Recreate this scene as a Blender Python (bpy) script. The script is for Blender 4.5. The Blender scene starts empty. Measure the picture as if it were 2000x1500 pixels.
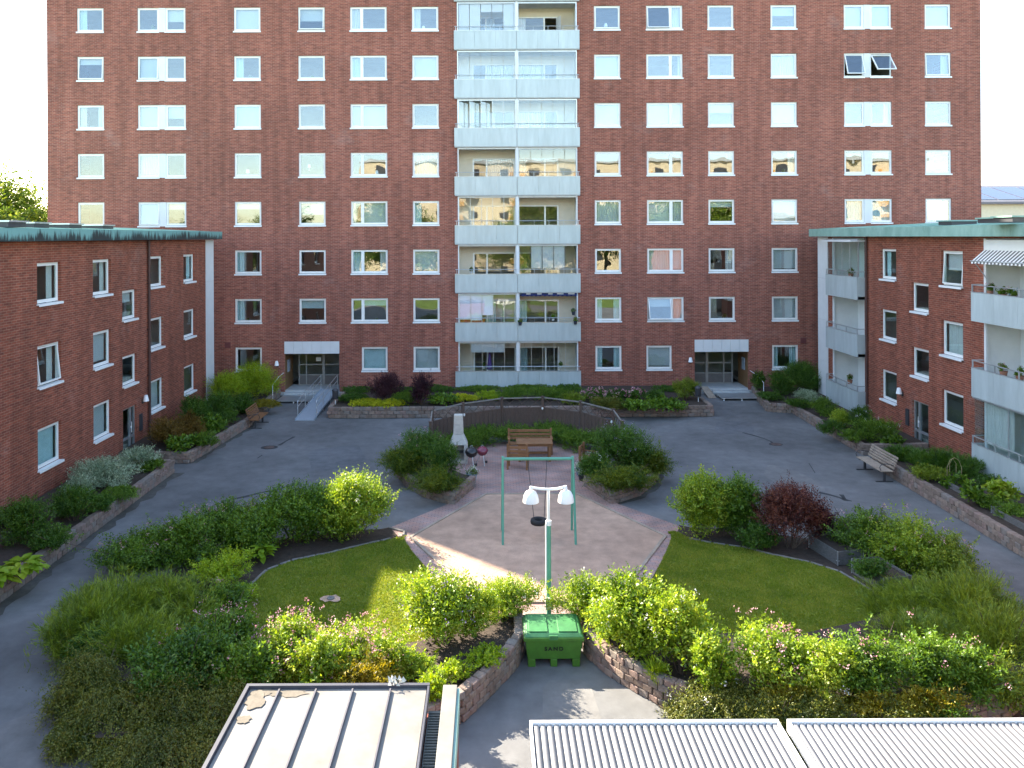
import bpy, math, random
import numpy as np
from mathutils import Vector, Matrix
R = math.radians
rnd = random.Random(7)
scene = bpy.context.scene
# ------------------------------------------------------------------ camera
F, H, VX, VY, ROLL = 1500.0, 9.0, 955.0, 462.0, 0.0047
cd = bpy.data.cameras.new('camera'); cam = bpy.data.objects.new('camera', cd)
scene.collection.objects.link(cam); scene.camera = cam
cd.sensor_width = 36; cd.lens = 36 * F / 2000
cd.shift_x = (1000 - VX) / 2000; cd.shift_y = -(750 - VY) / 2000
cd.clip_end = 2000; cd.clip_start = .1
cam.location = (0, 0, H); cam.rotation_euler = (R(90), ROLL, 0)
# ------------------------------------------------------------------ sky and sun
SUN_EL = R(30.6); SD = Vector((-.7396, .673, 0)).normalized()
w = bpy.data.worlds.new('World'); scene.world = w; w.use_nodes = True
nt = w.node_tree; sky = nt.nodes.new('ShaderNodeTexSky'); sky.sky_type = 'NISHITA'; sky.sun_disc = False
sky.sun_elevation = SUN_EL; sky.sun_rotation = math.atan2(SD.x, SD.y)
sky.air_density = 1.0; sky.dust_density = .7; sky.ozone_density = 1.0
nt.links.new(sky.outputs[0], nt.nodes['Background'].inputs[0]); nt.nodes['Background'].inputs[1].default_value = .15
ld = bpy.data.lights.new('sun', 'SUN'); sun = bpy.data.objects.new('sun', ld); scene.collection.objects.link(sun)
ld.energy = 4.6; ld.angle = R(.53); ld.color = (1, .93, .82)
sd3 = Vector((SD.x * math.cos(SUN_EL), SD.y * math.cos(SUN_EL), math.sin(SUN_EL)))
sun.rotation_euler = sd3.to_track_quat('Z', 'Y').to_euler()
vs = scene.view_settings; vs.view_transform = 'Standard'; vs.look = 'None'; vs.gamma = 1; vs.exposure = 2.42
try:
    vs.use_white_balance = True; vs.white_balance_temperature = 7000; vs.white_balance_tint = 8
except Exception: pass
scene.render.engine = 'CYCLES'
scene.cycles.transparent_max_bounces = 12
# ------------------------------------------------------------------ pixel helpers (photo pixels 2000x1500)
def uv(x, y):
    u = x - VX; v = y - VY
    return u - v * ROLL, v + u * ROLL
def G(x, y, z=0.0):
    u, v = uv(x, y); k = (H - z) / v
    return Vector((u * k, F * k, z))
def atY(x, y, Y):
    u, v = uv(x, y); k = Y / F
    return Vector((u * k, Y, H - v * k))
# ------------------------------------------------------------------ object helpers
C = scene.collection
def link(o, parent=None):
    C.objects.link(o)
    if parent is not None: o.parent = parent
    return o
def tag(o, label=None, cat=None, group=None, kind=None):
    if label: o['label'] = label
    if cat: o['category'] = cat
    if group: o['group'] = group
    if kind: o['kind'] = kind
    return o
def thing(name, label, cat, loc=(0, 0, 0), rz=0, group=None):
    o = bpy.data.objects.new(name, None); o.empty_display_size = .2
    link(o); o.location = loc; o.rotation_euler = (0, 0, rz)
    return tag(o, label, cat, group)
def mesh_np(name, V, Q, mat, smooth=False):
    """V (n,3), Q (m,k) all faces of k corners"""
    V = np.asarray(V, dtype=np.float32); Q = np.asarray(Q, dtype=np.int32)
    me = bpy.data.meshes.new(name); k = Q.shape[1]
    me.vertices.add(len(V)); me.vertices.foreach_set('co', V.ravel())
    me.loops.add(Q.size); me.loops.foreach_set('vertex_index', Q.ravel())
    me.polygons.add(len(Q)); me.polygons.foreach_set('loop_start', np.arange(0, Q.size, k, dtype=np.int32))
    me.polygons.foreach_set('loop_total', np.full(len(Q), k, dtype=np.int32))
    me.update(calc_edges=True)
    if mat: me.materials.append(mat)
    if smooth: me.polygons.foreach_set('use_smooth', np.ones(len(Q), dtype=bool))
    return me
def ob(name, me, parent=None, loc=(0, 0, 0), rz=0):
    o = bpy.data.objects.new(name, me); link(o, parent); o.location = loc; o.rotation_euler = (0, 0, rz); return o
IDT = lambda a, b, c: (a, b, c)
class MB:
    def __init__(s): s.v = []; s.f = []
    def add(s, vs, fs):
        n = len(s.v); s.v += [tuple(p) for p in vs]; s.f += [tuple(i + n for i in f) for f in fs]; return s
    def box(s, a0, a1, b0, b1, c0, c1, T=IDT):
        vs = [T(a, b, c) for a in (a0, a1) for b in (b0, b1) for c in (c0, c1)]
        fs = [(0, 1, 3, 2), (4, 6, 7, 5), (0, 4, 5, 1), (2, 3, 7, 6), (0, 2, 6, 4), (1, 5, 7, 3)]
        d = (Vector(vs[4]) - Vector(vs[0])).dot((Vector(vs[2]) - Vector(vs[0])).cross(Vector(vs[1]) - Vector(vs[0])))
        if d < 0: fs = [f[::-1] for f in fs]
        return s.add(vs, fs)
    def quad(s, p): return s.add(p, [tuple(range(len(p)))])
    def tube(s, pts, r, n=8, cap=True):
        """tapered tube through pts; r number or list"""
        pts = [Vector(p) for p in pts]; rs = r if isinstance(r, (list, tuple)) else [r] * len(pts)
        rings = []; prev = None
        for i, p in enumerate(pts):
            d = (pts[min(i + 1, len(pts) - 1)] - pts[max(i - 1, 0)])
            d = d.normalized() if d.length > 1e-9 else Vector((0, 0, 1))
            if prev is None: x = d.orthogonal().normalized()
            else:
                x = prev - d * prev.dot(d); x = x.normalized() if x.length > 1e-6 else d.orthogonal().normalized()
            prev = x; y = d.cross(x)
            rings.append([p + (x * math.cos(2 * math.pi * j / n) + y * math.sin(2 * math.pi * j / n)) * rs[i] for j in range(n)])
        base = len(s.v)
        for rg in rings: s.v += [tuple(q) for q in rg]
        for i in range(len(rings) - 1):
            for j in range(n):
                a = base + i * n + j; b = base + i * n + (j + 1) % n
                s.f.append((a, b, b + n, a + n))
        if cap:
            s.f.append(tuple(base + j for j in range(n))[::-1]); e = base + (len(rings) - 1) * n
            s.f.append(tuple(e + j for j in range(n)))
        return s
    def lathe(s, prof, n=20, c=(0, 0, 0)):
        base = len(s.v)
        for (r, z) in prof:
            for j in range(n):
                a = 2 * math.pi * j / n; s.v.append((c[0] + r * math.cos(a), c[1] + r * math.sin(a), c[2] + z))
        for i in range(len(prof) - 1):
            for j in range(n):
                a = base + i * n + j; b = base + i * n + (j + 1) % n; s.f.append((a, b, b + n, a + n))
        return s
    def build(s, name, mat, parent=None, smooth=False, loc=(0, 0, 0), rz=0, bevel=0, seg=2):
        me = bpy.data.meshes.new(name); me.from_pydata(s.v, [], s.f); me.update()
        if mat: me.materials.append(mat)
        if smooth:
            for p in me.polygons: p.use_smooth = True
        o = ob(name, me, parent, loc, rz)
        if bevel:
            m = o.modifiers.new('bevel', 'BEVEL'); m.width = bevel; m.segments = seg; m.limit_method = 'ANGLE'
        return o
def smooth_auto(o, ang=40):
    for p in o.data.polygons: p.use_smooth = True
    try: o.data.set_sharp_from_angle(angle=R(ang))
    except Exception: pass
    return o
# ------------------------------------------------------------------ materials
MATS = {}
def nn(t, kind, **kw):
    n = t.nodes.new(kind)
    for k, v in kw.items(): setattr(n, k, v)
    return n
def M(name, col, rough=.6, var=.15, scale=4.0, bump=0.0, bscale=60.0, metal=0.0, spec=.4, coord='pos', col2=None, detail=6, stretch=None, big=0.0):
    if name in MATS: return MATS[name]
    m = bpy.data.materials.new(name); m.use_nodes = True; t = m.node_tree; L = t.links
    b = t.nodes['Principled BSDF']; b.inputs['Roughness'].default_value = rough; b.inputs['Metallic'].default_value = metal
    b.inputs['Specular IOR Level'].default_value = spec
    if coord == 'pos': co = nn(t, 'ShaderNodeNewGeometry').outputs['Position']
    else: co = nn(t, 'ShaderNodeTexCoord').outputs['Object']
    if stretch:
        mp = nn(t, 'ShaderNodeMapping'); mp.inputs['Scale'].default_value = stretch; L.new(co, mp.inputs[0]); co = mp.outputs[0]
    n1 = nn(t, 'ShaderNodeTexNoise'); n1.inputs['Scale'].default_value = scale; n1.inputs['Detail'].default_value = detail; n1.inputs['Roughness'].default_value = .65
    L.new(co, n1.inputs['Vector'])
    cr = nn(t, 'ShaderNodeValToRGB'); c1 = [c * (1 - var) for c in col]; c2 = [c * (1 + var) for c in col] if col2 is None else col2
    cr.color_ramp.elements[0].position = .3; cr.color_ramp.elements[1].position = .7
    cr.color_ramp.elements[0].color = (*c1, 1); cr.color_ramp.elements[1].color = (*c2, 1)
    L.new(n1.outputs['Fac'], cr.inputs[0]); out = cr.outputs[0]
    if big:
        n3 = nn(t, 'ShaderNodeTexNoise'); n3.inputs['Scale'].default_value = .35; n3.inputs['Detail'].default_value = 4; L.new(co, n3.inputs['Vector'])
        mr = nn(t, 'ShaderNodeMapRange'); mr.inputs[1].default_value = .3; mr.inputs[2].default_value = .7; mr.inputs[3].default_value = 1 - big; mr.inputs[4].default_value = 1 + big
        L.new(n3.outputs['Fac'], mr.inputs[0])
        mx = nn(t, 'ShaderNodeVectorMath', operation='SCALE'); L.new(out, mx.inputs[0]); L.new(mr.outputs[0], mx.inputs[3]); out = mx.outputs[0]
    L.new(out, b.inputs['Base Color'])
    if bump:
        n2 = nn(t, 'ShaderNodeTexNoise'); n2.inputs['Scale'].default_value = bscale; n2.inputs['Detail'].default_value = 4; L.new(co, n2.inputs['Vector'])
        bp = nn(t, 'ShaderNodeBump'); bp.inputs['Strength'].default_value = bump; bp.inputs['Distance'].default_value = .02
        L.new(n2.outputs['Fac'], bp.inputs['Height']); L.new(bp.outputs[0], b.inputs['Normal'])
    MATS[name] = m; return m
def brick_mat(name, axis, c1, c2, mortar):
    m = bpy.data.materials.new(name); m.use_nodes = True; t = m.node_tree; L = t.links; b = t.nodes['Principled BSDF']
    g = nn(t, 'ShaderNodeNewGeometry'); sx = nn(t, 'ShaderNodeSeparateXYZ'); L.new(g.outputs['Position'], sx.inputs[0])
    cx = nn(t, 'ShaderNodeCombineXYZ'); L.new(sx.outputs[axis], cx.inputs[0]); L.new(sx.outputs[2], cx.inputs[1])
    br = nn(t, 'ShaderNodeTexBrick'); br.offset = .5; br.squash = 1
    for k, v in (('Scale', 1.0), ('Mortar Size', .0105), ('Mortar Smooth', .2), ('Bias', -.1), ('Brick Width', .26), ('Row Height', .0835)): br.inputs[k].default_value = v
    br.inputs['Color1'].default_value = (*c1, 1); br.inputs['Color2'].default_value = (*c2, 1); br.inputs['Mortar'].default_value = (*mortar, 1)
    L.new(cx.outputs[0], br.inputs['Vector'])
    # burnt bricks: streaky noise stretched along the course
    mp = nn(t, 'ShaderNodeMapping'); mp.inputs['Scale'].default_value = (2.2, 11.0, 1); L.new(cx.outputs[0], mp.inputs[0])
    n1 = nn(t, 'ShaderNodeTexNoise'); n1.inputs['Scale'].default_value = 1; n1.inputs['Detail'].default_value = 3; L.new(mp.outputs[0], n1.inputs['Vector'])
    r1 = nn(t, 'ShaderNodeMapRange'); r1.inputs[1].default_value = .3; r1.inputs[2].default_value = .7; r1.inputs[3].default_value = .76; r1.inputs[4].default_value = 1.22; L.new(n1.outputs['Fac'], r1.inputs[0])
    n2 = nn(t, 'ShaderNodeTexNoise'); n2.inputs['Scale'].default_value = .22; n2.inputs['Detail'].default_value = 5; L.new(g.outputs['Position'], n2.inputs['Vector'])
    r2 = nn(t, 'ShaderNodeMapRange'); r2.inputs[1].default_value = .3; r2.inputs[2].default_value = .7; r2.inputs[3].default_value = .87; r2.inputs[4].default_value = 1.13; L.new(n2.outputs['Fac'], r2.inputs[0])
    mpv = nn(t, 'ShaderNodeMapping'); mpv.inputs['Scale'].default_value = (2.6, .16, 1); L.new(cx.outputs[0], mpv.inputs[0])
    nv = nn(t, 'ShaderNodeTexNoise'); nv.inputs['Scale'].default_value = 1; nv.inputs['Detail'].default_value = 5; L.new(mpv.outputs[0], nv.inputs['Vector'])
    rv = nn(t, 'ShaderNodeMapRange'); rv.inputs[1].default_value = .35; rv.inputs[2].default_value = .65; rv.inputs[3].default_value = .85; rv.inputs[4].default_value = 1.1; L.new(nv.outputs['Fac'], rv.inputs[0])
    mu0 = nn(t, 'ShaderNodeMath', operation='MULTIPLY'); L.new(r1.outputs[0], mu0.inputs[0]); L.new(rv.outputs[0], mu0.inputs[1])
    mu = nn(t, 'ShaderNodeMath', operation='MULTIPLY'); L.new(mu0.outputs[0], mu.inputs[0]); L.new(r2.outputs[0], mu.inputs[1])
    sc = nn(t, 'ShaderNodeVectorMath', operation='SCALE'); L.new(br.outputs['Color'], sc.inputs[0]); L.new(mu.outputs[0], sc.inputs[3])
    # pale lime bloom in patches
    n3 = nn(t, 'ShaderNodeTexNoise'); n3.inputs['Scale'].default_value = .5; n3.inputs['Detail'].default_value = 7; n3.inputs['Roughness'].default_value = .7; L.new(g.outputs['Position'], n3.inputs['Vector'])
    r3 = nn(t, 'ShaderNodeMapRange'); r3.inputs[1].default_value = .58; r3.inputs[2].default_value = .8; r3.inputs[3].default_value = 0; r3.inputs[4].default_value = .28; L.new(n3.outputs['Fac'], r3.inputs[0])
    mx = nn(t, 'ShaderNodeMix', data_type='RGBA'); L.new(r3.outputs[0], mx.inputs[0]); L.new(sc.outputs[0], mx.inputs[6]); mx.inputs[7].default_value = (.42, .33, .3, 1)
    L.new(mx.outputs[2], b.inputs['Base Color']); b.inputs['Roughness'].default_value = .85; b.inputs['Specular IOR Level'].default_value = .25
    bp = nn(t, 'ShaderNodeBump'); bp.inputs['Strength'].default_value = .5; bp.inputs['Distance'].default_value = .008; bp.invert = True
    L.new(br.outputs['Fac'], bp.inputs['Height']); L.new(bp.outputs[0], b.inputs['Normal'])
    MATS[name] = m; return m
def glass_mat(name, refl, tint=(.92, .97, .97), wav=.0, rough=.0):
    m = bpy.data.materials.new(name); m.use_nodes = True; t = m.node_tree; L = t.links
    for n in list(t.nodes):
        if n.type == 'BSDF_PRINCIPLED': t.nodes.remove(n)
    tr = nn(t, 'ShaderNodeBsdfTransparent'); tr.inputs[0].default_value = (*tint, 1)
    gl = nn(t, 'ShaderNodeBsdfGlossy'); gl.inputs['Roughness'].default_value = rough; gl.inputs['Color'].default_value = (.95, .98, 1, 1)
    lw = nn(t, 'ShaderNodeLayerWeight'); lw.inputs[0].default_value = .5
    pw = nn(t, 'ShaderNodeMath', operation='POWER'); pw.inputs[1].default_value = 5; L.new(lw.outputs['Facing'], pw.inputs[0])
    ad = nn(t, 'ShaderNodeMath', operation='MULTIPLY_ADD'); ad.use_clamp = True; ad.inputs[1].default_value = (1 - refl) * .6; ad.inputs[2].default_value = refl; L.new(pw.outputs[0], ad.inputs[0])
    mx = nn(t, 'ShaderNodeMixShader'); L.new(ad.outputs[0], mx.inputs[0]); L.new(tr.outputs[0], mx.inputs[1]); L.new(gl.outputs[0], mx.inputs[2])
    if wav:
        g = nn(t, 'ShaderNodeNewGeometry'); n1 = nn(t, 'ShaderNodeTexNoise'); n1.inputs['Scale'].default_value = .9; n1.inputs['Detail'].default_value = 1
        L.new(g.outputs['Position'], n1.inputs['Vector']); bp = nn(t, 'ShaderNodeBump'); bp.inputs['Strength'].default_value = wav; bp.inputs['Distance'].default_value = .02
        L.new(n1.outputs['Fac'], bp.inputs['Height']); L.new(bp.outputs[0], gl.inputs['Normal'])
    L.new(mx.outputs[0], t.nodes['Material Output'].inputs[0]); MATS[name] = m; return m
def leaf_mat(name, dark, mid, light, trans=.38, gloss=.03):
    m = bpy.data.materials.new(name); m.use_nodes = True; t = m.node_tree; L = t.links
    for n in list(t.nodes):
        if n.type == 'BSDF_PRINCIPLED': t.nodes.remove(n)
    g = nn(t, 'ShaderNodeNewGeometry'); cr = nn(t, 'ShaderNodeValToRGB'); e = cr.color_ramp.elements
    e[0].color = (*dark, 1); e[1].color = (*light, 1); e2 = e.new(.5); e2.color = (*mid, 1)
    n1 = nn(t, 'ShaderNodeTexNoise'); n1.inputs['Scale'].default_value = 1.7; n1.inputs['Detail'].default_value = 2; L.new(g.outputs['Position'], n1.inputs['Vector'])
    a = nn(t, 'ShaderNodeMath', operation='MULTIPLY_ADD'); a.inputs[1].default_value = 1.5; a.inputs[2].default_value = -.75; L.new(n1.outputs['Fac'], a.inputs[0])
    s = nn(t, 'ShaderNodeMath', operation='ADD'); s.use_clamp = True; L.new(g.outputs['Random Per Island'], s.inputs[0]); L.new(a.outputs[0], s.inputs[1])
    L.new(s.outputs[0], cr.inputs[0])
    d = nn(t, 'ShaderNodeBsdfDiffuse'); tl = nn(t, 'ShaderNodeBsdfTranslucent'); gl = nn(t, 'ShaderNodeBsdfGlossy'); gl.inputs['Roughness'].default_value = .42
    hs = nn(t, 'ShaderNodeHueSaturation'); hs.inputs['Hue'].default_value = .488; hs.inputs['Saturation'].default_value = 1.05; hs.inputs['Value'].default_value = 1.3
    L.new(cr.outputs[0], d.inputs[0]); L.new(cr.outputs[0], hs.inputs['Color']); L.new(hs.outputs[0], tl.inputs[0])
    m1 = nn(t, 'ShaderNodeMixShader'); m1.inputs[0].default_value = trans; L.new(d.outputs[0], m1.inputs[1]); L.new(tl.outputs[0], m1.inputs[2])
    m2 = nn(t, 'ShaderNodeMixShader'); m2.inputs[0].default_value = gloss; L.new(m1.outputs[0], m2.inputs[1]); L.new(gl.outputs[0], m2.inputs[2])
    L.new(m2.outputs[0], t.nodes['Material Output'].inputs[0]); MATS[name] = m; return m

BRX = brick_mat('brick_main', 0, (.305, .092, .062), (.195, .060, .046), (.325, .185, .137))
BRY = brick_mat('brick_wing', 1, (.285, .076, .045), (.175, .049, .034), (.30, .155, .105))
WHITE = M('white_frame', (.80, .79, .76), .4, .04)
SILL = M('sill_metal', (.78, .78, .77), .35, .05)
PANELW = M('white_panel', (.66, .665, .665), .45, .05, 2)
PARAPET = M('parapet_panel', (.43, .485, .485), .25, .10, 1.3, spec=.6, big=.07, stretch=(3, 3, .5))
SLAB = M('concrete_slab', (.42, .43, .43), .8, .12, 3)
ALU = M('aluminium', (.55, .57, .58), .35, .06, metal=.7)
CREAM = M('cream_wall', (.66, .58, .46), .8, .05, 2)
OFFW = M('white_render', (.72, .72, .70), .8, .05, 2)
INT = M('interior', (.34, .31, .27), .9, .2, .7)
BLIND = M('blind_cloth', (.47, .475, .47), .7, .04, 2)
CURT = M('curtain_cloth', (.52, .51, .48), .8, .06, 3)
CURTG = M('teal_curtain', (.42, .55, .56), .8, .08, 3)
GLASS = glass_mat('window_glass', .125, wav=.22)
GLASSB = glass_mat('balcony_glass', .075, (.97, .99, .99), wav=.15)
GLASSW = glass_mat('wing_glass', .05, (.9, .96, .96), wav=.1)
DARKF = M('dark_metal', (.05, .05, .055), .45, .1)
BROWNP = M('brown_pipe', (.075, .035, .03), .5, .15)
WOODD = M('fence_wood', (.105, .07, .055), .85, .35, 6, .5, 40, stretch=(14, 14, 1.2))
WOODO = M('oiled_wood', (.25, .115, .05), .55, .25, 5, .25, 40, coord='obj')
WOODG = M('grey_wood', (.33, .26, .2), .8, .25, 5, .4, 40, coord='obj')
DOORW = M('door_wood', (.22, .115, .05), .5, .25, 3, stretch=(8, 8, 1))
def ground_mat():
    m = M('asphalt', (.16, .157, .155), .9, .17, 2.2, .5, 140, spec=.25, big=.24, detail=9)
    return m
ASPH = ground_mat()
ASPHD = M('asphalt_patch', (.045, .047, .05), .85, .2, 5, .5, 120)
SANDM = M('sand', (.45, .29, .205), .95, .22, 2.2, 1.0, 30, big=.14, detail=12)
SOIL = M('soil', (.055, .038, .028), .95, .35, 9, .8, 40)
def paver_mat():
    m = bpy.data.materials.new('pavers'); m.use_nodes = True; t = m.node_tree; L = t.links; b = t.nodes['Principled BSDF']
    g = nn(t, 'ShaderNodeNewGeometry'); br = nn(t, 'ShaderNodeTexBrick'); br.offset = .5
    for k, v in (('Scale', 1.0), ('Mortar Size', .006), ('Mortar Smooth', .3), ('Bias', 0.0), ('Brick Width', .21), ('Row Height', .105)): br.inputs[k].default_value = v
    br.inputs['Color1'].default_value = (.42, .235, .19, 1); br.inputs['Color2'].default_value = (.32, .225, .205, 1); br.inputs['Mortar'].default_value = (.13, .105, .09, 1)
    L.new(g.outputs['Position'], br.inputs['Vector'])
    n = nn(t, 'ShaderNodeTexNoise'); n.inputs['Scale'].default_value = 1.1; n.inputs['Detail'].default_value = 6; L.new(g.outputs['Position'], n.inputs['Vector'])
    r = nn(t, 'ShaderNodeMapRange'); r.inputs[1].default_value = .3; r.inputs[2].default_value = .7; r.inputs[3].default_value = .75; r.inputs[4].default_value = 1.25; L.new(n.outputs['Fac'], r.inputs[0])
    s = nn(t, 'ShaderNodeVectorMath', operation='SCALE'); L.new(br.outputs['Color'], s.inputs[0]); L.new(r.outputs[0], s.inputs[3]); L.new(s.outputs[0], b.inputs['Base Color'])
    b.inputs['Roughness'].default_value = .9
    bp = nn(t, 'ShaderNodeBump'); bp.invert = True; bp.inputs['Strength'].default_value = .6; bp.inputs['Distance'].default_value = .008; L.new(br.outputs['Fac'], bp.inputs['Height']); L.new(bp.outputs[0], b.inputs['Normal'])
    return m
PAVE = paver_mat()
LAWN = M('lawn_turf', (.12, .17, .016), .9, .3, 1.6, .6, 90, col2=(.22, .24, .035), big=.22)
BLOCKS = [M('planter_block_%s' % n, c, .9, .22, 9, .7, 45) for n, c in (('tan', (.26, .19, .15)), ('rose', (.25, .17, .14)), ('grey', (.22, .18, .155)), ('brown', (.20, .145, .115)))]
KERB = M('kerb_stone', (.19, .17, .155), .9, .2, 8, .5, 60)
COPPER = M('green_copper', (.20, .36, .30), .6, .2, 1.6, col2=(.30, .46, .40), stretch=(1, 1, .5))
def copper_stained():
    m = bpy.data.materials.new('stained_copper'); m.use_nodes = True; t = m.node_tree; L = t.links; b = t.nodes['Principled BSDF']
    g = nn(t, 'ShaderNodeNewGeometry'); mp = nn(t, 'ShaderNodeMapping'); mp.inputs['Scale'].default_value = (1, 6.5, .9); L.new(g.outputs['Position'], mp.inputs[0])
    n = nn(t, 'ShaderNodeTexNoise'); n.inputs['Scale'].default_value = 1.0; n.inputs['Detail'].default_value = 6; n.inputs['Roughness'].default_value = .7; L.new(mp.outputs[0], n.inputs['Vector'])
    n2 = nn(t, 'ShaderNodeTexNoise'); n2.inputs['Scale'].default_value = .35; L.new(g.outputs['Position'], n2.inputs['Vector'])
    sx = nn(t, 'ShaderNodeSeparateXYZ'); L.new(g.outputs['Position'], sx.inputs[0])
    r = nn(t, 'ShaderNodeMapRange'); r.inputs[1].default_value = 9.3; r.inputs[2].default_value = 8.88; r.inputs[3].default_value = -.1; r.inputs[4].default_value = .22; L.new(sx.outputs[2], r.inputs[0])
    a = nn(t, 'ShaderNodeMath', operation='ADD'); L.new(n.outputs['Fac'], a.inputs[0]); L.new(r.outputs[0], a.inputs[1])
    a2 = nn(t, 'ShaderNodeMath', operation='MULTIPLY_ADD'); a2.inputs[1].default_value = .5; L.new(n2.outputs['Fac'], a2.inputs[0]); L.new(a.outputs[0], a2.inputs[2])
    cr = nn(t, 'ShaderNodeValToRGB'); e = cr.color_ramp.elements; e[0].position = .72; e[0].color = (.16, .33, .31, 1); e[1].position = .86; e[1].color = (.022, .032, .032, 1)
    L.new(a2.outputs[0], cr.inputs[0]); L.new(cr.outputs[0], b.inputs['Base Color']); b.inputs['Roughness'].default_value = .6
    return m
COPST = copper_stained()
BARK = M('bark', (.10, .07, .05), .9, .3, 12, .6, 40)
GREENP = M('green_paint', (.10, .33, .24), .45, .08)
WPAINT = M('white_paint', (.82, .82, .81), .35, .03)
RUBBER = M('rubber', (.018, .018, .02), .7, .2, bump=.3)

# ------------------------------------------------------------------ walls with openings
D = F * .0291667            # main facade plane (43.75 m)
XL, XR = -14.96, 18.03      # courtyard faces of the wings
TM = lambda a, d, z: (a, D - d, z)
TLW = lambda a, d, z: (XL + d, a, z)
TRW = lambda a, d, z: (XR - d, a, z)
def holed_wall(mb, T, a0, a1, z0, z1, holes, reveal):
    As = sorted({a0, a1, *[h[0] for h in holes], *[h[1] for h in holes]}); Zs = sorted({z0, z1, *[h[2] for h in holes], *[h[3] for h in holes]})
    As = [a for a in As if a0 <= a <= a1]; Zs = [z for z in Zs if z0 <= z <= z1]
    flip = T is TLW
    for i in range(len(As) - 1):
        for j in range(len(Zs) - 1):
            ca = (As[i] + As[i + 1]) / 2; cz = (Zs[j] + Zs[j + 1]) / 2
            if any(h[0] < ca < h[1] and h[2] < cz < h[3] for h in holes): continue
            p = [T(As[i], 0, Zs[j]), T(As[i + 1], 0, Zs[j]), T(As[i + 1], 0, Zs[j + 1]), T(As[i], 0, Zs[j + 1])]
            mb.quad(p if T is not TRW else p[::-1])
    for h in holes:
        h0, h1, y0, y1 = h[:4]
        if len(h) > 4: continue
        for p in ([(h0, y0), (h1, y0)], [(h1, y0), (h1, y1)], [(h1, y1), (h0, y1)], [(h0, y1), (h0, y0)]):
            (a, b), (c, d) = p
            mb.quad([T(a, 0, b), T(a, -reveal, b), T(c, -reveal, d), T(c, 0, d)])
_k = [0]
def tilt(T, z1, ang):
    if not ang: return T
    s, c = math.sin(ang), math.cos(ang)
    return lambda a, d, z: T(a, d * c + (z1 - z) * s, z1 - (z1 - z) * c + d * s)
def curtain_mesh(mb, T, a0, a1, z0, z1, d, folds=9):
    n = max(8, int((a1 - a0) * 26)); amp = .022
    ps = [(a0 + (a1 - a0) * i / n, d + amp * math.sin(i * 1.9) + .008 * math.sin(i * .7)) for i in range(n + 1)]
    for i in range(n):
        (a, da), (b, db) = ps[i], ps[i + 1]
        mb.quad([T(a, da, z0), T(b, db, z0), T(b, db, z1), T(a, da, z1)])
def make_window(parent, T, a0, a1, z0, z1, panes, rec=.07, glass=None, fw=.065, sill_out=.05, frame=None, sillmat=None):
    """panes: list of (fraction0, fraction1, code, angle). code: N none, B blind, b half blind, C curtains, L left curtain, R right curtain, S sheer"""
    glass = glass or GLASS
    f = MB(); zb = z0 + .05
    f.box(a0, a1, -rec - .07, -rec, z1 - fw, z1, T); f.box(a0, a1, -rec - .07, -rec, zb, zb + fw, T)
    f.box(a0, a0 + fw, -rec - .07, -rec, zb + fw, z1 - fw, T); f.box(a1 - fw, a1, -rec - .07, -rec, zb + fw, z1 - fw, T)
    for p in panes[1:]:
        c = a0 + (a1 - a0) * p[0]; f.box(c - .04, c + .04, -rec - .068, -rec + .002, zb + fw, z1 - fw, T)
    win = f.build('window', frame or WHITE, parent)
    s = MB(); s.box(a0 - .03, a1 + .03, -rec, sill_out, z0 - .012, z0 + .03, T); s.box(a0 - .03, a1 + .03, sill_out - .008, sill_out + .002, z0 - .05, z0 - .012, T)
    s.build('sill', sillmat or SILL, win)
    for (q0, q1, code, ang) in panes:
        b0 = a0 + (a1 - a0) * q0 + (fw if q0 == 0 else .04); b1 = a0 + (a1 - a0) * q1 - (fw if q1 == 1 else .04)
        y0, y1 = zb + fw, z1 - fw; T2 = tilt(T, y1, ang)
        sw = .045; sm = MB(); e = .012
        sm.box(b0, b1, -rec - .05, -rec + e, y0, y0 + sw, T2); sm.box(b0, b1, -rec - .05, -rec + e, y1 - sw, y1, T2)
        sm.box(b0, b0 + sw, -rec - .05, -rec + e, y0 + sw, y1 - sw, T2); sm.box(b1 - sw, b1, -rec - .05, -rec + e, y0 + sw, y1 - sw, T2)
        sm.build('sash', frame or WHITE, win)
        p = MB(); p.box(b0 + sw, b1 - sw, -rec - .03, -rec - .014, y0 + sw, y1 - sw, T2); p.build('pane', glass, win)
        dd = -rec - .16
        if code in 'Bb':
            m = MB(); lo = y0 if code == 'B' else y0 + (y1 - y0) * rnd.choice((.45, .6, .72))
            if code == 'B' and rnd.random() < .35: lo = y0 + .12
            n = 14; zs = [lo + (y1 - lo) * i / n for i in range(n + 1)]
            m.box(b0 + .01, b1 - .01, dd, dd + .006, lo, y1 + .04, T); m.box(b0 + .01, b1 - .01, dd - .008, dd + .014, lo - .025, lo, T)
            m.build('blind', BLIND if rnd.random() < .8 else CURTG, win)
        if code in 'CLRS':
            cw = (b1 - b0); segs = {'C': [(0, .26), (.74, 1)], 'L': [(0, .3)], 'R': [(.7, 1)], 'S': [(0, 1)]}[code]
            m = MB()
            for (g0, g1) in segs: curtain_mesh(m, T, b0 + cw * g0, b0 + cw * g1, z0, z1 - .02, dd)
            m.build('curtain', CURT if rnd.random() < .75 else CURTG, win)
    return win
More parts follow.
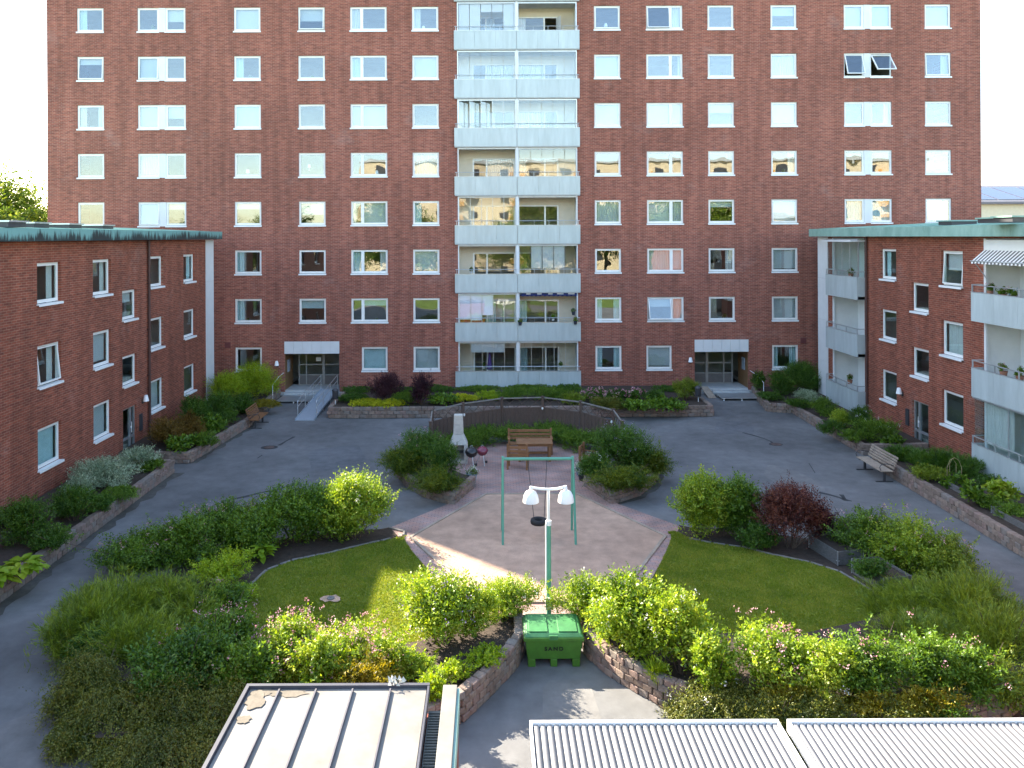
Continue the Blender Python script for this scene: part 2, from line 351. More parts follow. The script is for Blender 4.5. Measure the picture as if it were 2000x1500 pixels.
def wall_lamp(T, a, z, label):
    t = thing('wall_lamp', label, 'lamp', (0, 0, 0), 0, 'lamps on the house walls')
    o = T(a, .17, z); b = MB(); b.box(a - .05, a + .05, .004, .06, z - .16, z + .02, T); b.tube([T(a, .05, z - .08), T(a, .17, z - .08), T(a, .17, z)], .018, 8); b.build('bracket', DARKF, t)
    s = MB(); s.lathe([(.0, .2), (.055, .2), (.075, .17), (.125, -.06), (.12, -.06), (.06, .16)], 20, o); smooth_auto(s.build('lamp_shade', WPAINT, t))
    g = MB(); g.lathe([(.0, -.1), (.05, -.09), (.06, -.02), (.05, .06)], 14, o); smooth_auto(g.build('bulb_housing', DARKF, t))
    return t

# ================================================================== GROUND
def poly_sheet(name, pts, z, mat, kind='structure', parent=None, thick=0.0):
    n = len(pts); mb = MB()
    mb.v = [(p[0], p[1], z) for p in pts]; mb.f = [tuple(range(n))]
    ar = sum(pts[i][0] * pts[(i + 1) % n][1] - pts[(i + 1) % n][0] * pts[i][1] for i in range(n))
    if ar < 0: mb.f = [tuple(range(n))[::-1]]
    if thick:
        mb.v += [(p[0], p[1], z - thick) for p in pts]
        for i in range(n): mb.f.append((i, (i + 1) % n, n + (i + 1) % n, n + i) if ar < 0 else (i, n + i, n + (i + 1) % n, (i + 1) % n))
    o = mb.build(name, mat, parent)
    if kind: o['kind'] = kind
    return o
ground = poly_sheet('ground', [(-600, -600), (600, -600), (600, 900), (-600, 900)], 0, ASPH)
def chk(p):
    o = []
    for i in range(len(p)):
        a, b = p[i], p[(i + 1) % len(p)]; o += [(a[0] * .85 + b[0] * .15, a[1] * .85 + b[1] * .15), (a[0] * .15 + b[0] * .85, a[1] * .15 + b[1] * .85)]
    return o
def strip(pxs, wd, name='asphalt_crack', mat=None):
    ps = [G(*p) for p in pxs]; mb = MB(); z = .004
    for i in range(len(ps)):
        d = (ps[min(i + 1, len(ps) - 1)] - ps[max(0, i - 1)]); d.z = 0; d.normalize(); n = Vector((-d.y, d.x, 0)); ww = wd * (.5 + rnd.random()) / 2
        mb.v += [tuple(ps[i] + n * ww + Vector((0, 0, z))), tuple(ps[i] - n * ww + Vector((0, 0, z)))]
    mb.f = [(2 * i, 2 * i + 1, 2 * i + 3, 2 * i + 2) for i in range(len(ps) - 1)]
    return mb.build(name, mat or ASPHD, ground)
strip([(432, 980), (455, 975), (480, 970), (510, 962), (535, 958), (562, 950), (585, 942)], .17)
strip([(545, 870), (558, 862), (575, 853)], .16)
strip([(503, 895), (512, 889)], .1)
strip([(1450, 845), (1470, 850), (1490, 856), (1505, 862), (1512, 868)], .12)
strip([(1600, 962), (1618, 966), (1640, 972), (1652, 977), (1664, 979)], .14)
strip([(1643, 966), (1650, 975)], .12)
strip([(1580, 905), (1592, 924)], .05)
for i, (px, mt) in enumerate((([(-60, 1440), (60, 1392), (118, 1400), (160, 1452), (120, 1540), (-60, 1560)], 'light'), ([(1060, 1330), (1150, 1326), (1180, 1420), (1060, 1424)], 'light'), ([(1500, 905), (1570, 925), (1620, 958), (1560, 962), (1490, 930)], 'light'), ([(600, 880), (700, 868), (720, 905), (610, 925)], 'dark'), ([(1400, 820), (1470, 826), (1475, 850), (1395, 846)], 'dark'))):
    o = poly_sheet('asphalt_repair', chk([tuple(G(*p))[:2] for p in px]), .002 + i * .0002, M('asphalt_' + mt, (.18, .172, .165) if mt == 'light' else (.145, .145, .148), .9, .2, 2.6, .5, 120, spec=.25, big=.2, detail=9), None, ground)
def disc(name, c, r, z, mat, rx=1.0):
    mb = MB(); n = 18
    mb.v = [(c.x + r * math.cos(i / n * 6.2832) * (1 + .12 * rnd.random()), c.y + r * rx * math.sin(i / n * 6.2832) * (1 + .12 * rnd.random()), z) for i in range(n)]; mb.f = [tuple(range(n))]
    return mb.build(name, mat, ground)
disc('drain_patch', G(526, 874), .35, .005, ASPHD, .8); disc('drain_patch', G(1515, 868), .28, .005, ASPHD, .8)
for c, lab in ((G(526, 874), 'round iron drain cover in the asphalt near the ramp'), (G(1516, 868), 'round iron drain cover in the asphalt near the right planter')):
    mb = MB(); mb.lathe([(0, .012), (.2, .012), (.22, .008), (.22, 0)], 20); mb.lathe([(.0, .016), (.03, .016), (.03, .012)], 8)
    for r0 in (.07, .12, .17): mb.lathe([(r0, .013), (r0 + .012, .017), (r0 + .024, .013)], 20)
    tag(mb.build('drain_cover', M('rusty_iron', (.10, .07, .06), .7, .3), loc=(c.x, c.y, .004)), lab, 'drain cover')

# ================================================================== MAIN BUILDING
s_ = D / F
main = thing('apartment_block', 'tall red brick apartment block with white balconies facing the courtyard', 'building', (0, 0, 0))
colX = lambda x: (x - VX + 2) * s_
XA, XB = colX(91), colX(1915); ZT = 26.4
BX0, BX1, BXM = colX(892.5), colX(1126), colX(1008.5)
ztop = lambda k: 22.12 - 2.768 * k
COLS = {'A': (150, 202), 'B': (268, 362), 'C': (456.5, 508.5), 'D': (582, 634), 'E': (683.5, 755), 'F': (804.5, 856), 'G': (1160, 1211), 'H': (1262, 1333), 'I': (1382, 1433), 'J': (1505, 1556), 'K': (1648, 1741), 'L': (1806, 1857)}
W = {  # per row: code, opening angle in degrees
 0: dict(A='L', B=('N', 'b'), C='B', D=('b', 5), E=('S', 'N'), F='L', G=('N', 3), H=(('N', 7), 'S'), I='N', J='b', K=('B', 'B'), L='B'),
 1: dict(A=('b', 4), B=(('B', 4), 'N'), C='L', D='N', E=('S', 'N'), F='B', G='B', H=('N', 'R'), I='N', J='S', K=(('N', 19), ('N', 38)), L=('R', 3)),
 2: dict(A='C', B=('B', 'b'), C='B', D='N', E=('B', 'B'), F='N', G='B', H=('B', 'B'), I='b', J='B', K=('N', 'R'), L='N'),
 3: dict(A='N', B=('S', 'N'), C='N', D='N', E=('N', 'N'), F='S', G='N', H=('N', 'N'), I='N', J='R', K=('N', 'N'), L='N'),
 4: dict(A='N', B=(('B', 3), 'b'), C='b', D='b', E=('L', 'B'), F='L', G='S', H=('B', 'S'), I='b', J=('B', 3), K=('S', 'S'), L='S'),
 5: dict(C='L', D='N', E=('S', 'R'), F='B', G='N', H=('S', 'B'), I='R', J='B'),
 6: dict(C='L', D='b', E=('N', 'b'), F='N', G='C', H=(('b', 17), 'S'), I='N', J='B'),
 7: dict(C='N', E='B', F='B', G='C', H='B', J='C')}
holes = []; wins = []
for k, row in W.items():
    for c, code in row.items():
        x0, x1 = COLS[c]
        if k == 7 and c == 'E': x0, x1 = 703.5, 754
        if k == 7 and c == 'H': x0, x1 = 1259.5, 1309
        a0, a1 = colX(x0), colX(x1); z1 = ztop(k); z0 = z1 - 1.385
        holes.append((a0, a1, z0, z1)); wins.append((k, c, a0, a1, z0, z1, code))
EL = ((556, 662), (1356, 1460)); ENT = [(colX(e[0]) - .07, colX(e[1]) - .07) for e in EL]
holes2 = holes + [(BX0, BX1, .05, 25.9, 0)] + [(e[0], e[1], 0, 2.42, 0) for e in ENT]
mb = MB(); holed_wall(mb, TM, XA, XB, 0, ZT, holes2, .22)
BD = 13.0
mb.quad([(XA, D, 0), (XA, D, ZT), (XA, D + BD, ZT), (XA, D + BD, 0)]); mb.quad([(XB, D, 0), (XB, D + BD, 0), (XB, D + BD, ZT), (XB, D, ZT)])
mb.quad([(XA, D + BD, 0), (XA, D + BD, ZT), (XB, D + BD, ZT), (XB, D + BD, 0)])
mb.build('wall', BRX, main)
mb = MB(); mb.box(XA - .1, XB + .1, D - .1, D + BD + .1, ZT, ZT + .3); mb.build('roof', COPPER, main)
for p0, p1 in ((XA, ENT[0][0]), (ENT[0][1], BX0), (BX1, ENT[1][0]), (ENT[1][1], XB)):
    mb = MB(); mb.box(p0 + .01, p1 - .01, D - .03, D + .02, .0, .2); mb.build('plinth', SLAB, main)
mb = MB(); mb.box(XA + .05, XB - .05, D + 4.6, D + 4.8, .0, ZT - .1); mb.build('interior_wall', INT, main)
for k in range(-1, 8):
    zf = 19.9 - 2.768 * k
    segs = [(XA + .05, BX0 - .16, .24), (BX1 + .16, XB - .05, .24), (BX0 - .16, BX1 + .16, 1.5)]
    if k == 7: segs = [(XA + .05, ENT[0][0] - .1, .24), (ENT[0][1] + .1, BX0 - .16, .24), (BX1 + .16, ENT[1][0] - .1, .24), (ENT[1][1] + .1, XB - .05, .24), (BX0 - .16, BX1 + .16, 1.5)]
    mb = MB()
    for a, b, d in segs: mb.box(a, b, D + d, D + 4.6, zf - .2, zf)
    mb.build('floor_slab', INT, main)
for x in [(COLS[a][1] + COLS[b][0]) / 2 for a, b in ('AB', 'BC', 'DE', 'EF', 'GH', 'HI', 'IJ', 'JK', 'KL')]:
    a = colX(x); mb = MB(); mb.box(a - .06, a + .06, D + .24, D + 4.6, 2.8, ZT - .1); mb.build('partition_wall', INT, main)
norm = lambda c: c if isinstance(c, tuple) and not isinstance(c[1], (str, tuple)) else (c, 0)
for (k, c, a0, a1, z0, z1, code) in wins:
    if c in 'BK' :
        wa = (a1 - a0); cs = [norm(q) for q in code]
        p0, p1 = (.445, .58)
        if c == 'K': p0, p1 = (.42, .555)
        make_window(main, TM, a0, a0 + wa * p0, z0, z1, [(0, 1, cs[0][0], R(cs[0][1]))])
        make_window(main, TM, a0 + wa * p1, a1, z0, z1, [(0, 1, cs[1][0], R(cs[1][1]))])
        m = MB(); m.box(a0 + wa * p0 + .004, a0 + wa * p1 - .004, -.12, -.03, z0 - .045, z1 - .003, TM); m.build('infill_panel', PANELW, main)
    elif c in 'EH' and k < 7:
        cs = [norm(q) for q in code]; q = .315 if c == 'E' else .665
        make_window(main, TM, a0, a1, z0, z1, [(0, q, cs[0][0], R(cs[0][1])), (q, 1, cs[1][0], R(cs[1][1]))])
    else:
        cc = norm(code); make_window(main, TM, a0, a1, z0, z1, [(0, 1, cc[0], R(cc[1]))])
# small vent plates, repair marks
for px, py in ((445, 674), (1569, 665)):
    p = atY(px, py, D); m = MB(); m.box(p.x - .16, p.x + .16, .002, .03, p.z - .16, p.z + .16, TM)
    for i in range(6): m.box(p.x - .13, p.x + .13, .03, .04, p.z - .14 + i * .048, p.z - .115 + i * .048, TM)
    m.build('vent_grille', M('vent_red', (.16, .05, .05), .6), main)
# ---- balcony stack
zpt = lambda k: 20.67 - 2.762 * k
zpb = lambda k: 19.65 - 2.762 * k
BAYS = ((colX(886.5), BXM - .01, BX0, BXM - .05), (BXM + .01, colX(1131), BXM + .05, BX1))
mb = MB(); mb.box(BX0 - .12, BX0, D + .002, D + 1.5, .3, 25.9); mb.box(BX1, BX1 + .12, D + .002, D + 1.5, .3, 25.9); mb.box(BXM - .05, BXM + .05, D + .12, D + 1.3, .3, 25.9)
mb.build('balcony_side_wall', OFFW, main)
TB = lambda a, d, z: TM(a, d - 1.3, z)
GLZ = {-1: 'oo', 0: 'Bo', 1: 'gg', 2: 'pg', 3: 'og', 4: 'go', 5: 'oh', 6: 'wa', 7: 'ug'}
AWN = M('navy_awning', (.02, .03, .12), .8, .1)
PINKB = M('pale_blind', (.72, .70, .76), .8, .05)
RED = M('red_cloth', (.45, .03, .02), .7, .1)
for k in range(-1, 8):
    for bi, (p0, p1, q0, q1) in enumerate(BAYS):
        zb, zt = zpb(k), zpt(k); zc = zpb(k - 1) - .06
        m = MB(); m.box(q0, q1, -1.3, .03, zb - .05, zb + .1, TM); m.box(p0 + .02, p1 - .004, .032, .17, zb - .055, zb + .02, TM)
        bal = m.build('balcony', SLAB, main)
        for i in range(3):
            a = p0 + (p1 - p0) * i / 3; b = p0 + (p1 - p0) * (i + 1) / 3
            m = MB(); m.box(a + .004, b - .004, .15 + rnd.uniform(0, .002), .185, zb, zt, TM); m.build('parapet_panel', PARAPET, bal)
        m = MB()
        if bi == 0: m.box(p0, p0 + .03, .0, .149, zb, zt, TM)
        else: m.box(p1 - .03, p1, .0, .149, zb, zt, TM)
        m.build('parapet_end', PARAPET, bal)
        m = MB(); m.box(p0, p1, .1, .2, zt, zt + .025, TM); m.build('parapet_cap', ALU, bal)
        m = MB(); m.tube([TM(p0 + .03, .13, zt + .27), TM(p1 - .03, .13, zt + .27)], .017, 8)
        for i in range(5):
            a = p0 + .1 + (p1 - p0 - .2) * i / 4; m.tube([TM(a, .13, zt + .02), TM(a, .13, zt + .27)], .011, 6)
        m.build('handrail', ALU, bal)
        # frame posts and head
        m = MB(); m.box(q0, q0 + .06, -.04, .05, zb + .1, zc, TM); m.box(q1 - .06, q1, -.04, .05, zb + .1, zc, TM); m.box(q0 + .06, q1 - .06, -.04, .05, zc - .09, zc, TM)
        m.build('balcony_frame', PANELW if k > 2 else ALU, bal)
        if bi == 0:
            m = MB(); m.box(BXM - .06, BXM + .06, .04, .12, zb - .04, zpb(k - 1) - .06, TM); m.build('dividing_post', PANELW, bal)
        # back wall with door and window
        if bi == 0: u0, u1, dq = colX(921), q1 - .03, .33
        else: u0, u1, dq = q0 + .03, colX(1093), .67
        zu0, zu1 = zb + .12, zb + 2.22
        m = MB(); ww = CREAM if k in (0, 3) or (k > 3) else OFFW
        if bi == 0: m.box(q0, u0, -1.42, -1.3, zb + .1, zc + .3, TM); m.box(u0, q1, -1.42, -1.3, zu1, zc + .3, TM)
        else: m.box(u1, q1, -1.42, -1.3, zb + .1, zc + .3, TM); m.box(q0, u1, -1.42, -1.3, zu1, zc + .3, TM)
        m.build('balcony_back_wall', ww, bal)
        fr = MB(); fr.box(u0, u1, -.09, .0, zu1 - .07, zu1 - .002, TB); fr.box(u0, u1, -.09, .0, zu0, zu0 + .1, TB)
        um = u0 + (u1 - u0) * dq
        for a in (u0 + .035, um, u1 - .035): fr.box(a - .045, a + .045, -.088, .012, zu0 + .1, zu1 - .07, TB)
        dl, dr = (u0 + .08, um - .045) if bi == 0 else (um + .045, u1 - .08)
        fr.build('balcony_door_frame', WHITE, bal)
        ang = 0
        m = MB(); wl, wr = (um + .045, u1 - .08) if bi == 0 else (u0 + .08, um - .045)
        m.box(wl, wr, -.05, -.035, zu0 + .1, zu1 - .07, TB); m.build('balcony_window_pane', GLASSB, bal)
        m = MB()
        if k == 0 and bi == 1:   # door standing open
            m.box(0, .03, 0, .02, 0, 0.01, TB)
            m = MB(); hx = u1 - .08; TD = lambda a, d, z: TB(hx + a * .35, a * .93 + d, z); m.box(0, .62, 0, .02, zu0 + .12, zu1 - .08, TD); m.build('balcony_door', PANELW, bal)
        else:
            m.box(dl, dr, -.05, -.03, zu0 + .1, zu1 - .07, TB); m.build('balcony_door_pane', GLASSB, bal)
        code = rnd.choice('sscnb') if 0 < k < 4 else ('b' if k <= 0 else rnd.choice('cnn'))
        if code in 'scb':
            m = MB(); curtain_mesh(m, TB, wl, wl + (wr - wl) * (1 if code == 's' else .3), zu0 + .1, zu1 - .05, -.2); m.build('balcony_curtain', CURT if k < 5 else CURTG, bal)
        gc = GLZ[k][bi]
        if gc in 'Bgphwu':
            n = 5; g0, g1 = q0 + .07, q1 - .07; gw = (g1 - g0) / n
            for i in range(n):
                a = g0 + i * gw; z0, z1 = zb + .9, zc - .1
                T2 = TM
                if gc == 'p' and i in (0, 1, 2):
                    hx = a; T2 = (lambda hx: lambda aa, d, z: TM(hx + (aa - hx) * .82, d - .0 - (aa - hx) * .5, z))(hx)
                m = MB(); m.box(a + .012, a + gw - .012, -.012, 0, z0, z1, T2); m.build('glazing_pane', GLASSB, bal)
                if k >= 4 or gc == 'p':
                    m = MB(); m.box(a - .012, a + .01, -.02, .008, z0, z1, T2); m.build('glazing_bar', ALU if k != 5 else DARKF, bal)
                bl = None
                if gc == 'B' and i in (0, 1, 4): bl = (z0 + .02, BLIND)
                if gc == 'B' and i in (2, 3): bl = (z1 - .45, BLIND)
                if gc == 'h' and i in (1, 2, 3): bl = (z0 + .45, BLIND)
                if gc == 'w' and i in (0, 1, 2): bl = (z0 + (.3, .25, .55)[i], PINKB)
                if gc == 'u' and i in (1, 2, 3): bl = (z1 - .52, BLIND)
                if bl:
                    m = MB(); m.box(a + .015, a + gw - .015, -.06, -.05, bl[0], z1, TM); m.build('glazing_blind', bl[1], bal)
        if gc == 'a':
            m = MB(); n = 26; prev = None
            for i in range(n):
                a = q0 + .06 + (q1 - q0 - .12) * i / n; b = q0 + .06 + (q1 - q0 - .12) * (i + 1) / n; d = .012 * math.sin(i * 1.3)
                m.box(a, b, .02, .05 + d, zc - .17 - .02 * (i % 2), zc - .01, TM)
            m.build('awning_valance', AWN, bal)
        if gc == 'w':
            m = MB(); m.box(q0 + .1, q0 + 1.5, -.35, -.3, zb + .6, zb + 1.25, TM); m.build('red_screen', RED, bal)
# ---- entrances
def entrance(e, side, lab):
    a0, a1 = e; ex = MB(); zf = .3; dep = 1.45
    m = MB(); m.box(a0, a1, -dep - .4, -.002, .0, zf, TM); ent = m.build('entrance_floor', SLAB, main)
    m = MB()
    for i, (d0, z) in enumerate(((.28, .2), (.56, .1))): m.box(a0 + (.0 if side < 0 else .95), a1 - (.95 if side < 0 else 0), d0 - .28, d0, 0, z, TM)
    m.build('entrance_step', SLAB, ent)
    for q0, q1 in ((a0 - .1, a0), (a1, a1 + .1)):
        m = MB(); m.box(q0, q1, -dep - .3, -.005, 0, 2.42, TM); m.build('entrance_side_wall', DOORW, ent)
    m = MB(); m.box(a0, a1, -dep - .3, -.005, 2.42, 2.55, TM); m.build('entrance_ceiling', DOORW, ent)
    m = MB(); m.box(a0 - .1, a1 + .1, -5, -4.8, 0, 2.6, TM); m.build('hall_wall', INT, ent)
    n = 6
    c0, c1 = a0 - .02, a1 + .02
    m = MB(); m.box(c0 + .02, c1 - .02, .0, .055, 2.4, 3.06, TM); m.build('canopy_core', SLAB, ent)
    for i in range(n):
        m = MB(); m.box(c0 + (c1 - c0) * i / n + .006, c0 + (c1 - c0) * (i + 1) / n - .006, .05, .08 + rnd.uniform(0, .004), 2.385, 3.075, TM); m.build('canopy_panel', PANELW, ent)
    # glazed door screen; layout fractions from the left, mirrored on the other side
    fx = [0, .165, .315, .62, 1] if side < 0 else [0, .38, .685, .835, 1]
    b0, b1 = (a0 + .42, a1) if side < 0 else (a0, a1 - .42)
    post = [(b0, .06), (b0 + (b1 - b0) * (.15 if side < 0 else .37), .07), (b0 + (b1 - b0) * (.53 if side < 0 else .47 - .1), .11), (b1, .06)]
    xs = [b0 + .03, b0 + (b1 - b0) * (.17 if side < 0 else .42), b0 + (b1 - b0) * (.55 if side < 0 else .80), b1 - .03]
    FRD = M('door_frame_metal', (.30, .30, .29), .4, .08, metal=.4)
    m = MB()
    for i, x in enumerate(xs):
        hw = .075 if i == (2 if side < 0 else 1) else .035
        m.box(x - hw, x + hw, -dep - .05, -dep + .03, zf, 2.42, TM)
    for z, hh in ((zf + .03, .03), (zf + .62, .03), (zf + 1.22, .035), (2.38, .04)): m.box(b0, b1, -dep - .04, -dep + .02, z - hh, z + hh, TM)
    m.build('door_frame', FRD, ent)
    m = MB(); m.box(b0 + .05, b1 - .05, -dep - .015, -dep - .0, zf + .06, zf + .6, TM); m.build('kick_panel', M('kick_panel', (.13, .12, .115), .5), ent)
    for i in range(3):
        m = MB(); m.box(xs[i] + .04, xs[i + 1] - .04, -dep - .012, -dep, zf + .64, 2.36, TM); m.build('door_pane', GLASSW, ent)
    x = xs[2 if side < 0 else 1]
    m = MB(); m.tube([TM(x - .05, -dep + .08, zf + .95), TM(x - .05, -dep + .08, zf + 1.35)], .015); m.box(x - .065, x - .035, -dep + .02, -dep + .08, zf + 1.2, zf + 1.3, TM); m.build('door_handle', ALU, ent)
    if side < 0:
        m = MB(); m.box(xs[2] - .45, xs[2] - .15, -dep + .002, -dep + .008, zf + 1.42, zf + 1.64, TM); m.build('paper_notice', M('paper', (.7, .7, .66), .8, .02), ent)
    ax = a0 + .02 if side < 0 else a1 - .02; sg = 1 if side < 0 else -1
    m = MB(); m.box(min(ax, ax + sg * .03), max(ax, ax + sg * .03), -.95, -.45, 1.25, 1.95, TM); m.build('notice_board', M('board_glass', (.35, .4, .45), .2, .05), ent)
    return ent
entrance(ENT[0], -1, ''); entrance(ENT[1], 1, '')
def platform(name, label, x0, x1, y0, y1, z):
    t = thing(name, label, 'platform', ((x0 + x1) / 2, y0, 0)); ox, oy = (x0 + x1) / 2, y0
    m = MB(); m.box(x0 - ox, x1 - ox, 0, y1 - y0, z - .03, z)
    n = int((x1 - x0) / .09)
    for i in range(n): m.box(x0 - ox + i * .09, x0 - ox + i * .09 + .03, 0.01, y1 - y0 - .01, z + .0, z + .006)
    m.build('deck', ALU, t)
    for x in (x0 + .12, (x0 + x1) / 2, x1 - .12):
        for y in (.06, y1 - y0 - .1): m = MB(); m.box(x - ox - .03, x - ox + .03, y - .03, y + .03, 0, z - .03); m.build('leg', PANELW, t)
    return t
platform('entrance_platform', 'low metal grate platform before the left entrance beside the ramp', ENT[0][0] + .05, ENT[0][1] - 1.15, D - 2.1, D - .62, .13)
platform('entrance_platform', 'low pale metal platform before the right entrance', ENT[1][0] + .95, ENT[1][1] + .1, D - 2.0, D - .62, .15)
# ramp
RX0, RX1, RY0, RY1 = ENT[0][1] - 1.02, ENT[0][1] - .06, 37.7, D - .05
rp = thing('wheelchair_ramp', 'blue-grey metal wheelchair ramp with handrails leading to the left entrance', 'ramp', (RX0, RY0, 0))
TRp = lambda a, b, c: (a - 0, b, c + .34 * b / (RY1 - RY0))
RAMPM = M('ramp_metal', (.40, .46, .52), .45, .1, 6, .3, 80, metal=.3)
m = MB(); Lr = RY1 - RY0; m.box(0, RX1 - RX0, 0, Lr, .004, .035, TRp); m.box(0, .03, 0, Lr, .036, .1, TRp); m.box(RX1 - RX0 - .03, RX1 - RX0, 0, Lr, .036, .1, TRp)
m.build('deck', RAMPM, rp)
for x in (.015, RX1 - RX0 - .015):
    for z in (.55, .85):
        m = MB(); m.tube([TRp(x, .5, z - .1), TRp(x, .55, z), TRp(x, Lr - .1, z)], .02, 8); m.build('handrail', ALU, rp)
    for y in (.55, 2.1, 3.9, Lr - .15):
        m = MB(); m.tube([(x, y, 0), TRp(x, y, .85)], .02, 8); m.build('rail_post', ALU, rp)
# plank ramp at the right entrance
m = MB(); p0, p1 = G(1384, 778), Vector((ENT[1][0] + .35, D + .1, .34)); TPk = lambda a, b, c: tuple(p0 + (p1 - p0) * b + Vector((a, 0, c)))
m.box(0, .42, 0, 1, .01, .05, TPk); tag(m.build('plank_ramp', WOODG), 'narrow grey plank ramp left of the right entrance steps', 'ramp')
pr = thing('entrance_handrail', 'thin white handrail post left of the left entrance platform', 'handrail', (ENT[0][0] - .12, D - 2.1, 0))
m = MB(); m.tube([(0, 0, 0), (0, 0, 1.0), (.05, 1.0, 1.25), (.05, 2.0, 1.3)], .018, 8); m.build('rail', PANELW, pr)
pr = thing('entrance_handrail', 'thin white handrail post right of the right entrance platform', 'handrail', (ENT[1][1] + .16, D - 2.05, 0))
m = MB(); m.tube([(0, 0, 0), (0, 0, 1.0), (-.05, 1.0, 1.25), (-.05, 2.0, 1.3)], .018, 8); m.build('rail', PANELW, pr)
p = atY(542, 711, D); wall_lamp(TM, p.x, p.z, 'white shaded wall lamp left of the left main entrance')
p = atY(1347, 704, D); wall_lamp(TM, p.x, p.z, 'white shaded wall lamp left of the right main entrance')

# ================================================================== WINGS
def wing_balcony(parent, T, a0, a1, zb, zt, zc, out, depth, glazed=False, far=1):
    """balcony box standing out of the wall, recess behind"""
    m = MB(); m.box(a0, a1, -depth, out - .04, zb - .04, zb + .1, T); bal = m.build('balcony', SLAB, parent)
    n = max(3, int((a1 - a0) / 1.1))
    for i in range(n):
        m = MB(); m.box(a0 + (a1 - a0) * i / n + .003, a0 + (a1 - a0) * (i + 1) / n - .003, out - .035, out, zb - .05, zt, T); m.build('parapet_panel', PARAPET, bal)
    for a in (a0, a1 - .03):
        m = MB(); m.box(a, a + .03, .0, out - .036, zb - .05, zt, T); m.build('parapet_end', PARAPET, bal)
    m = MB(); m.box(a0, a1, out - .05, out + .01, zt, zt + .02, T); m.build('parapet_cap', ALU, bal)
    m = MB(); m.tube([T(a0 + .02, .0, zt + .27), T(a0 + .02, out - .02, zt + .27), T(a1 - .02, out - .02, zt + .27), T(a1 - .02, 0, zt + .27)], .02, 8)
    for i in range(n + 1):
        a = a0 + .05 + (a1 - a0 - .1) * i / n; m.box(a - .02, a + .02, out - .04, out - .005, zt + .02, zt + .26, T)
    m.build('handrail', ALU, bal)
    if glazed:
        k = 4
        for i in range(k):
            b0 = a0 + .05 + (a1 - a0 - .1) * i / k; b1 = a0 + .05 + (a1 - a0 - .1) * (i + 1) / k
            m = MB(); m.box(b0 + .03, b1 - .03, out - .1, out - .09, zt + .02, zc - .12, T); m.build('glazing_pane', GLASSW, bal)
            m = MB(); m.box(b0 - .02, b0 + .02, out - .12, out - .07, zt + .02, zc - .06, T); m.build('glazing_bar', ALU, bal)
        m = MB(); m.box(a0, a1, out - .14, out - .04, zc - .12, zc - .05, T); m.build('glazing_head', ALU, bal)
        for a in (a0 + .02, a1 - .05):
            m = MB(); m.box(a, a + .03, .0, out - .1, zt + .02, zc - .06, T); m.build('glazing_side', GLASSW, bal)
    return bal
